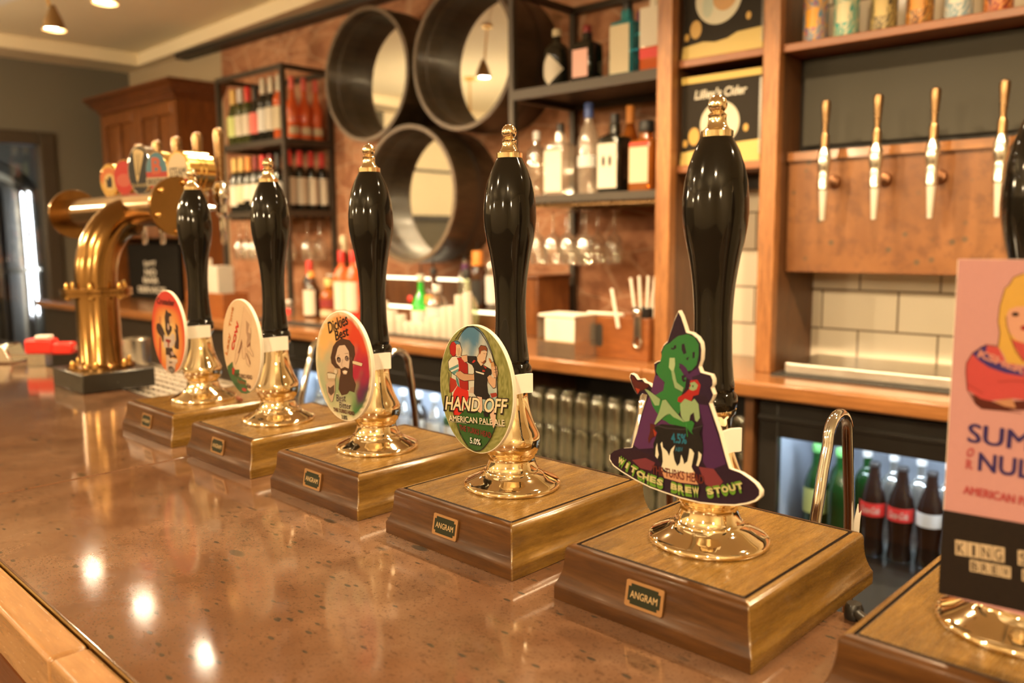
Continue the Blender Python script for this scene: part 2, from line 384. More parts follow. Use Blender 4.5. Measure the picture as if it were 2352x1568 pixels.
# glazed opening to the room with the steel tank
dr = thing('door_1', None, None, (-6.40, 1.28, 0)); tag(dr, kind='structure')
f = MB(); f.box(-.10, .02, .64, .74, 0, 2.17); f.box(-.10, .02, -.73, -.63, 0, 2.17); f.box(-.10, .02, -.63, .64, 2.08, 2.17); f.box(-.10, .02, -.63, .64, 0, .10)
f.build('door_frame', plain('dark_door_frame', (.045, .033, .022), .45), dr, bevel=.006)
f = MB(); f.box(-.05, -.042, -.63, .64, .10, 2.08); f.build('door_pane', PANE, dr)
slab('wall_tank_room', -9.2, -9.05, -.6, 3.2, 0, 2.8, GREYW)
slab('wall_tank_room_side', -9.05, -6.95, 2.9, 3.05, 0, 2.8, GREYW)
slab('wall_tank_room_near', -9.05, -6.55, -.75, -.6, 0, 2.8, GREYW)
slab('ceiling_tank_room', -9.2, -6.55, -.75, 3.6, 2.80, 2.88, GREYW)
tk = thing('brewing_tank', 'tall polished steel tank behind the glazed opening at far left', 'tank', (-7.25, 1.66, 0))
b = MB(); b.lathe([(.05, .32), (.30, .34), (.46, .42), (.47, .50), (.47, 1.78), (.455, 1.84), (.40, 1.93), (.26, 2.02), (.10, 2.06), (.10, 2.12), (.02, 2.13)], 56)
b.build('tank_shell', plain('tank_steel', (.70, .70, .72), .10, 1.0, var=.04, scale=8), tk)
b = MB()
for i in range(4): a = math.pi / 4 + i * math.pi / 2; b.tube([(.34 * math.cos(a), .34 * math.sin(a), 0), (.34 * math.cos(a), .34 * math.sin(a), .45)], .03, 10)
b.build('tank_stand', STEEL, tk)
b = MB(); b.lathe([(.475, 1.20), (.482, 1.205), (.482, 1.235), (.475, 1.24)], 48); b.build('tank_band', STEEL, tk)
def tube_light(name, label, x, y, z, L, m, power, axis='Y'):
    o = thing(name, label, 'light', (x, y, z)); b = MB()
    (b.box(-.03, .03, -L / 2, L / 2, .0, .03) if axis == 'Y' else b.box(-L / 2, L / 2, -.03, .03, 0, .03)); b.build('housing', WHITEP, o)
    b = MB(); d = L / 2 - .02
    b.tube([(0, -d, -.012), (0, d, -.012)] if axis == 'Y' else [(-d, 0, -.012), (d, 0, -.012)], .012, 10); b.build('tube', m, o); return o
tl = tube_light('added_ceiling_tube', 'unseen white tube light added over the tank room at far left', -7.6, .35, 2.76, 1.2, TANKGLOW, 0)  # unseen tube added to brighten the tank room
for x, w_ in ((-6.78, 'nearer the glazed opening'), (-7.12, 'farther from the glazed opening')):  # unseen tubes added so the tank shows bright upright streaks
    o = thing('added_streak_tube', 'unseen upright tube added to streak the steel tank, ' + w_, 'light', (x, 2.87, 1.40))
    b = MB(); b.box(-.03, .03, .0, .03, -.62, .62); b.build('housing', WHITEP, o)
    b = MB(); b.tube([(0, -.034, -.58), (0, -.034, .58)], .03, 14); b.build('tube', TANKGLOW, o)

# ---------------------------------------------------------------- lamps
def spot_lamp(x, y, z, label, tilt=0.0, power=1.0):
    o = thing('spot_lamp', label, 'lamp', (x, y, z), 0, 'spot lamps on the bar ceiling')
    ceil = 2.72 - z if y < 2.5 else 2.64 - z
    b = MB(); b.tube([(0, 0, .105), (0, 0, ceil)], .006, 10); b.lathe([(.03, ceil - .012), (.034, ceil - .008), (.034, ceil), (.0, ceil)], 20); b.build('stem', BRASSD, o)
    b = MB(); b.lathe([(.050, -.002), (.048, .012), (.042, .035), (.030, .065), (.018, .09), (.011, .108), (.0, .112)], 28, cap0=False); b.build('lamp_head', SHADE, o); hd = KIDS(o)[-1]; hd.rotation_euler = (R(tilt), 0, 0)
    b = MB(); b.lathe([(.0, .012), (.040, .012), (.040, .016), (0, .018)], 24); b.build('bulb', LAMPGLOW, hd)
    L = bpy.data.lights.new('lamp_light', 'SPOT'); L.energy = LAMP_W * power; L.color = LAMP_COLOR; L.spot_size = R(130); L.spot_blend = .5; L.shadow_soft_size = .028
    l = bpy.data.objects.new('lamp_light', L); C.objects.link(l); l.parent = hd; l.location = (0, 0, .008)
    return o
places = ['farthest left of the row, beside the ceiling vent', 'second along the aisle row, cut by the top edge', 'third along the aisle row', 'fourth along the aisle row', 'fifth along the aisle row', 'sixth along the aisle row', 'seventh along the aisle row', 'eighth along the aisle row', 'ninth along the aisle row']
for i, pl in enumerate(places):
    spot_lamp(-4.32 + .62 * i, 1.40, 2.40, 'small bronze spot lamp, ' + pl, 8)
for i, x in enumerate((-4.6, -2.9, -1.2, .5)):
    spot_lamp(x, -.9, 2.40, 'small bronze spot lamp over the customer side, %s along' % ORD[i], 48, 1.6)
for i, (x, y) in enumerate(((-4.9, .15), (-5.0, -2.9), (-2.6, -3.0), (.2, -2.6), (1.9, -1.4))):  # unseen globes added to lift the ceiling and the front light
    o = thing('added_globe', 'added unseen globe light on the customer side, %s from the far end' % ORD[i], 'lamp', (x, y, 2.12), 0, 'added globe lights')
    b = MB(); b.sphere(.09, n=28); b.build('globe', GLOBEGLOW, o)
    b = MB(); b.tube([(0, 0, .08), (0, 0, .60)], .008, 8); b.lathe([(.05, .58), (.05, .60), (0, .60)], 16); b.lathe([(.04, .08), (.045, .11), (.0, .12)], 16); b.build('stem', BRASSD, o)
b = MB(); b.box(-.16, .16, -.07, .07, 0, .06); b.box(-.15, .15, -.06, .06, -.012, 0)
tag(b.build('ceiling_vent', WHITEP, None, (-4.93, 1.36, 2.66), R(8), bevel=.006), 'white box fixed to the ceiling at the top left corner', 'vent')

# ---------------------------------------------------------------- front counter
BZ = 1.10
ct = thing('bar_counter', 'long polished reddish brown stone bar counter with a pale wooden edge', 'counter', (0, 0, 0))
for x0, x1 in ((-3.4, -1.2322), (-1.2308, 1.6)):
    b = MB(); b.box(x0, x1, .2225, .705, BZ - .045, BZ); b.build('stone_slab', STONE, ct, bevel=.003)
for x0, x1 in ((-3.4, -.706), (-.705, 1.6)):
    b = MB(); b.box(x0, x1, .190, .2205, BZ - .05, BZ); b.build('wooden_edge', PINE, ct, bevel=.004)
b = MB(); b.box(-3.4, 1.6, .2206, .2224, BZ - .02, BZ + .0008); b.build('metal_trim', BRASSD, ct)
b = MB(); b.box(-3.4, 1.6, .215, .68, .1, BZ - .05); b.box(-3.4, 1.6, .20, .215, .985, 1.005); b.box(-3.4, 1.6, .19, .215, 1.02, BZ - .05); b.build('counter_front', MAHOG_X, ct)
b = MB(); b.box(-3.4, 1.6, .24, .64, 0, .1); b.build('kick_board', BLACKT, ct)

# ---------------------------------------------------------------- hand pumps
XP = [-1.4026, -1.1491, -.8956, -.6421, -.3887, -.1352]
PY = .667
hp = thing('hand_pump', 'x', 'hand pump', (XP[0], PY, BZ), 0, 'hand pumps along the bar')
def pump_base():
    b = MB(); tx, ty = .0838, .1000
    prof = [(-.0016, .0515), (-.0010, .0488), (.0012, .0488), (.0017, .0514), (.0045, .0512), (.0070, .0500), (.0086, .0478), (.0092, .0446), (.0093, .040), (.0098, .034), (.0106, .0285), (.0118, .0235), (.0135, .0185), (.0150, .0150), (.0162, .0128), (.0164, .0115), (.0164, .0006), (.0154, 0)]
    prof = prof[::-1]; k = len(b.v); c = .0012
    for d, z in prof:
        hx_, hy = tx + d, ty + d
        b.v += [(hx_ - c, -hy, z), (hx_, -hy + c, z), (hx_, hy - c, z), (hx_ - c, hy, z), (-hx_ + c, hy, z), (-hx_, hy - c, z), (-hx_, -hy + c, z), (-hx_ + c, -hy, z)]
    for a in range(len(prof) - 1):
        for i in range(8):
            j = (i + 1) % 8; side = i in (0, 2, 4, 6)
            ry = i in (1, 5)   # the faces that look along X
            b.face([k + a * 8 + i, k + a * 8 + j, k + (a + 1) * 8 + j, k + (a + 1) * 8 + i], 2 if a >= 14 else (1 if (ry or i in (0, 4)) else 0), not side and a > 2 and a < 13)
    b.face([k + (len(prof) - 1) * 8 + i for i in range(8)], 1); b.face([k + i for i in range(8)][::-1], 1)
    return b
pump_base().build('pump_base', [PUMP_X, PUMP_Y, plain('groove_painted_shadow', (.018, .008, .003), .6)], hp)  # groove darkened: its shadow is put into the colour
b = MB(); z0, z1 = .0185, .0410
pl = [(-.019, z0 + .001), (-.0175, z0), (.0175, z0), (.019, z0 + .001), (.019, z1 - .001), (.0175, z1), (-.0175, z1), (-.019, z1 - .001)]
k = len(b.v); b.prism(pl, -.0012, .0012)
ty = .1000
np_ = b.build('name_plate', plain('plate_brass', (.28, .145, .055), .4, .6), hp, (-.0015, -(ty + .0174), 0)); np_.rotation_euler = (R(-10.6), 0, 0)
# name plate: green enamel field with notched corners and raised lettering
b = MB(); q = .0026; X0, X1, Z0, Z1 = -.0162, .0162, z0 + .0026, z1 - .0026
b.prism([(X0 + q, Z0), (X1 - q, Z0), (X1 - q, Z0 + q), (X1, Z0 + q), (X1, Z1 - q), (X1 - q, Z1 - q), (X1 - q, Z1), (X0 + q, Z1), (X0 + q, Z1 - q), (X0, Z1 - q), (X0, Z0 + q), (X0 + q, Z0 + q)], -.0015, -.0010)
b.build('enamel_field', plain('green_enamel', (.017, .018, .009), .6, Specular_IOR_Level=.1), np_)
b = MB(); b.text('ANGRAM', Matrix.Translation((0, -.0017, (z0 + z1) / 2 - .0030)) @ Matrix.Rotation(R(90), 4, 'X'), .0275, .0062, .03, align='C'); b.build('lettering', plain('gilt_letter', (.33, .22, .10), .5, .2), np_)
ax, ay = -.003, -.010
b = MB()
b.lathe([(.0535, .0512), (.0548, .0528), (.0550, .0555), (.0536, .0575), (.0505, .0592), (.0440, .0622), (.0375, .0655), (.0322, .0690), (.0318, .0705), (.0300, .0712), (.0292, .0722), (.0278, .0760), (.0262, .0810), (.0258, .0845), (.0266, .0885), (.0292, .0905), (.0296, .0925), (.0312, .0950), (.0322, .1000), (.0325, .1060), (.0322, .1090), (.0310, .1120), (.0290, .1160), (.0262, .1220), (.0236, .1290), (.0212, .1370), (.0196, .1450), (.0186, .1530), (.0182, .1610), (.0190, .1680), (.0215, .1712), (.0222, .1735), (.0222, .1756)], 64, (ax, ay, 0)); b.build('brass_pillar', BRASS, hp)
hprof = [(.0215, .1757), (.0228, .1790), (.0232, .1830), (.0226, .1875), (.0206, .1905), (.0194, .1918), (.0200, .1932), (.0203, .1960), (.0190, .2060), (.0177, .2200), (.0171, .2350), (.0168, .2480), (.0170, .2609), (.0177, .2738), (.0188, .2868), (.0206, .2997), (.0228, .3127), (.0257, .3256), (.0279, .3386), (.0289, .3500), (.0287, .3620), (.0270, .3774), (.0241, .3904), (.0195, .4033), (.0150, .4120), (.0136, .4148)]
b = MB(); b.lathe(hprof, 56, (ax, ay, 0)); b.build('handle', BLACKG, hp)
b = MB(); b.lathe([(.0140, .4148), (.0141, .4200), (.0132, .4204), (.0105, .4222), (.0084, .4255), (.0076, .4300), (.0080, .4330), (.0084, .4336), (.0076, .4342), (.0070, .4352)] + [(.0083 * math.sin(a), .4424 - .0083 * math.cos(a)) for a in [R(40 + 140 * i / 12) for i in range(13)]], 40, (ax, ay, 0)); b.build('finial', BRASS, hp)
b = MB(); pts = [(0, .192, -.25), (0, .200, -.06), (0, .211, .017), (0, .226, .070), (0, .2345, .092)]
for i in range(0, 11): a = math.pi - math.pi * i / 10; pts.append((0, .262 + .0265 * math.cos(a), .099 + .0275 * math.sin(a)))
pts += [(0, .293, .07), (0, .302, .01), (0, .308, -.06), (0, .310, -.25)]
b.tube(pts, .0064, 16); b.build('swan_neck', CHROME, hp)
pumps = [hp]
for i in range(1, 6): pumps.append(copy_tree(hp))
labels = ['hand pump with the red and orange oval clip, farthest along the bar', 'hand pump with the oval cream clip showing a hand and the word COW', 'hand pump with the rainbow oval clip of a bearded man', 'hand pump with the green oval rugby players clip', 'hand pump with the purple witch hat shaped clip', 'hand pump with the pink and black oblong clip, cut by the right edge']
for o, d_ in zip(pumps, (-.045, -.055, -.03, 0, 0, 0)):
    for ch in KIDS(o):
        if ch.name.startswith('swan_neck'): ch.location.x = d_
for o, x, l in zip(pumps, XP, labels): o.location = (x, PY, BZ); o['label'] = l

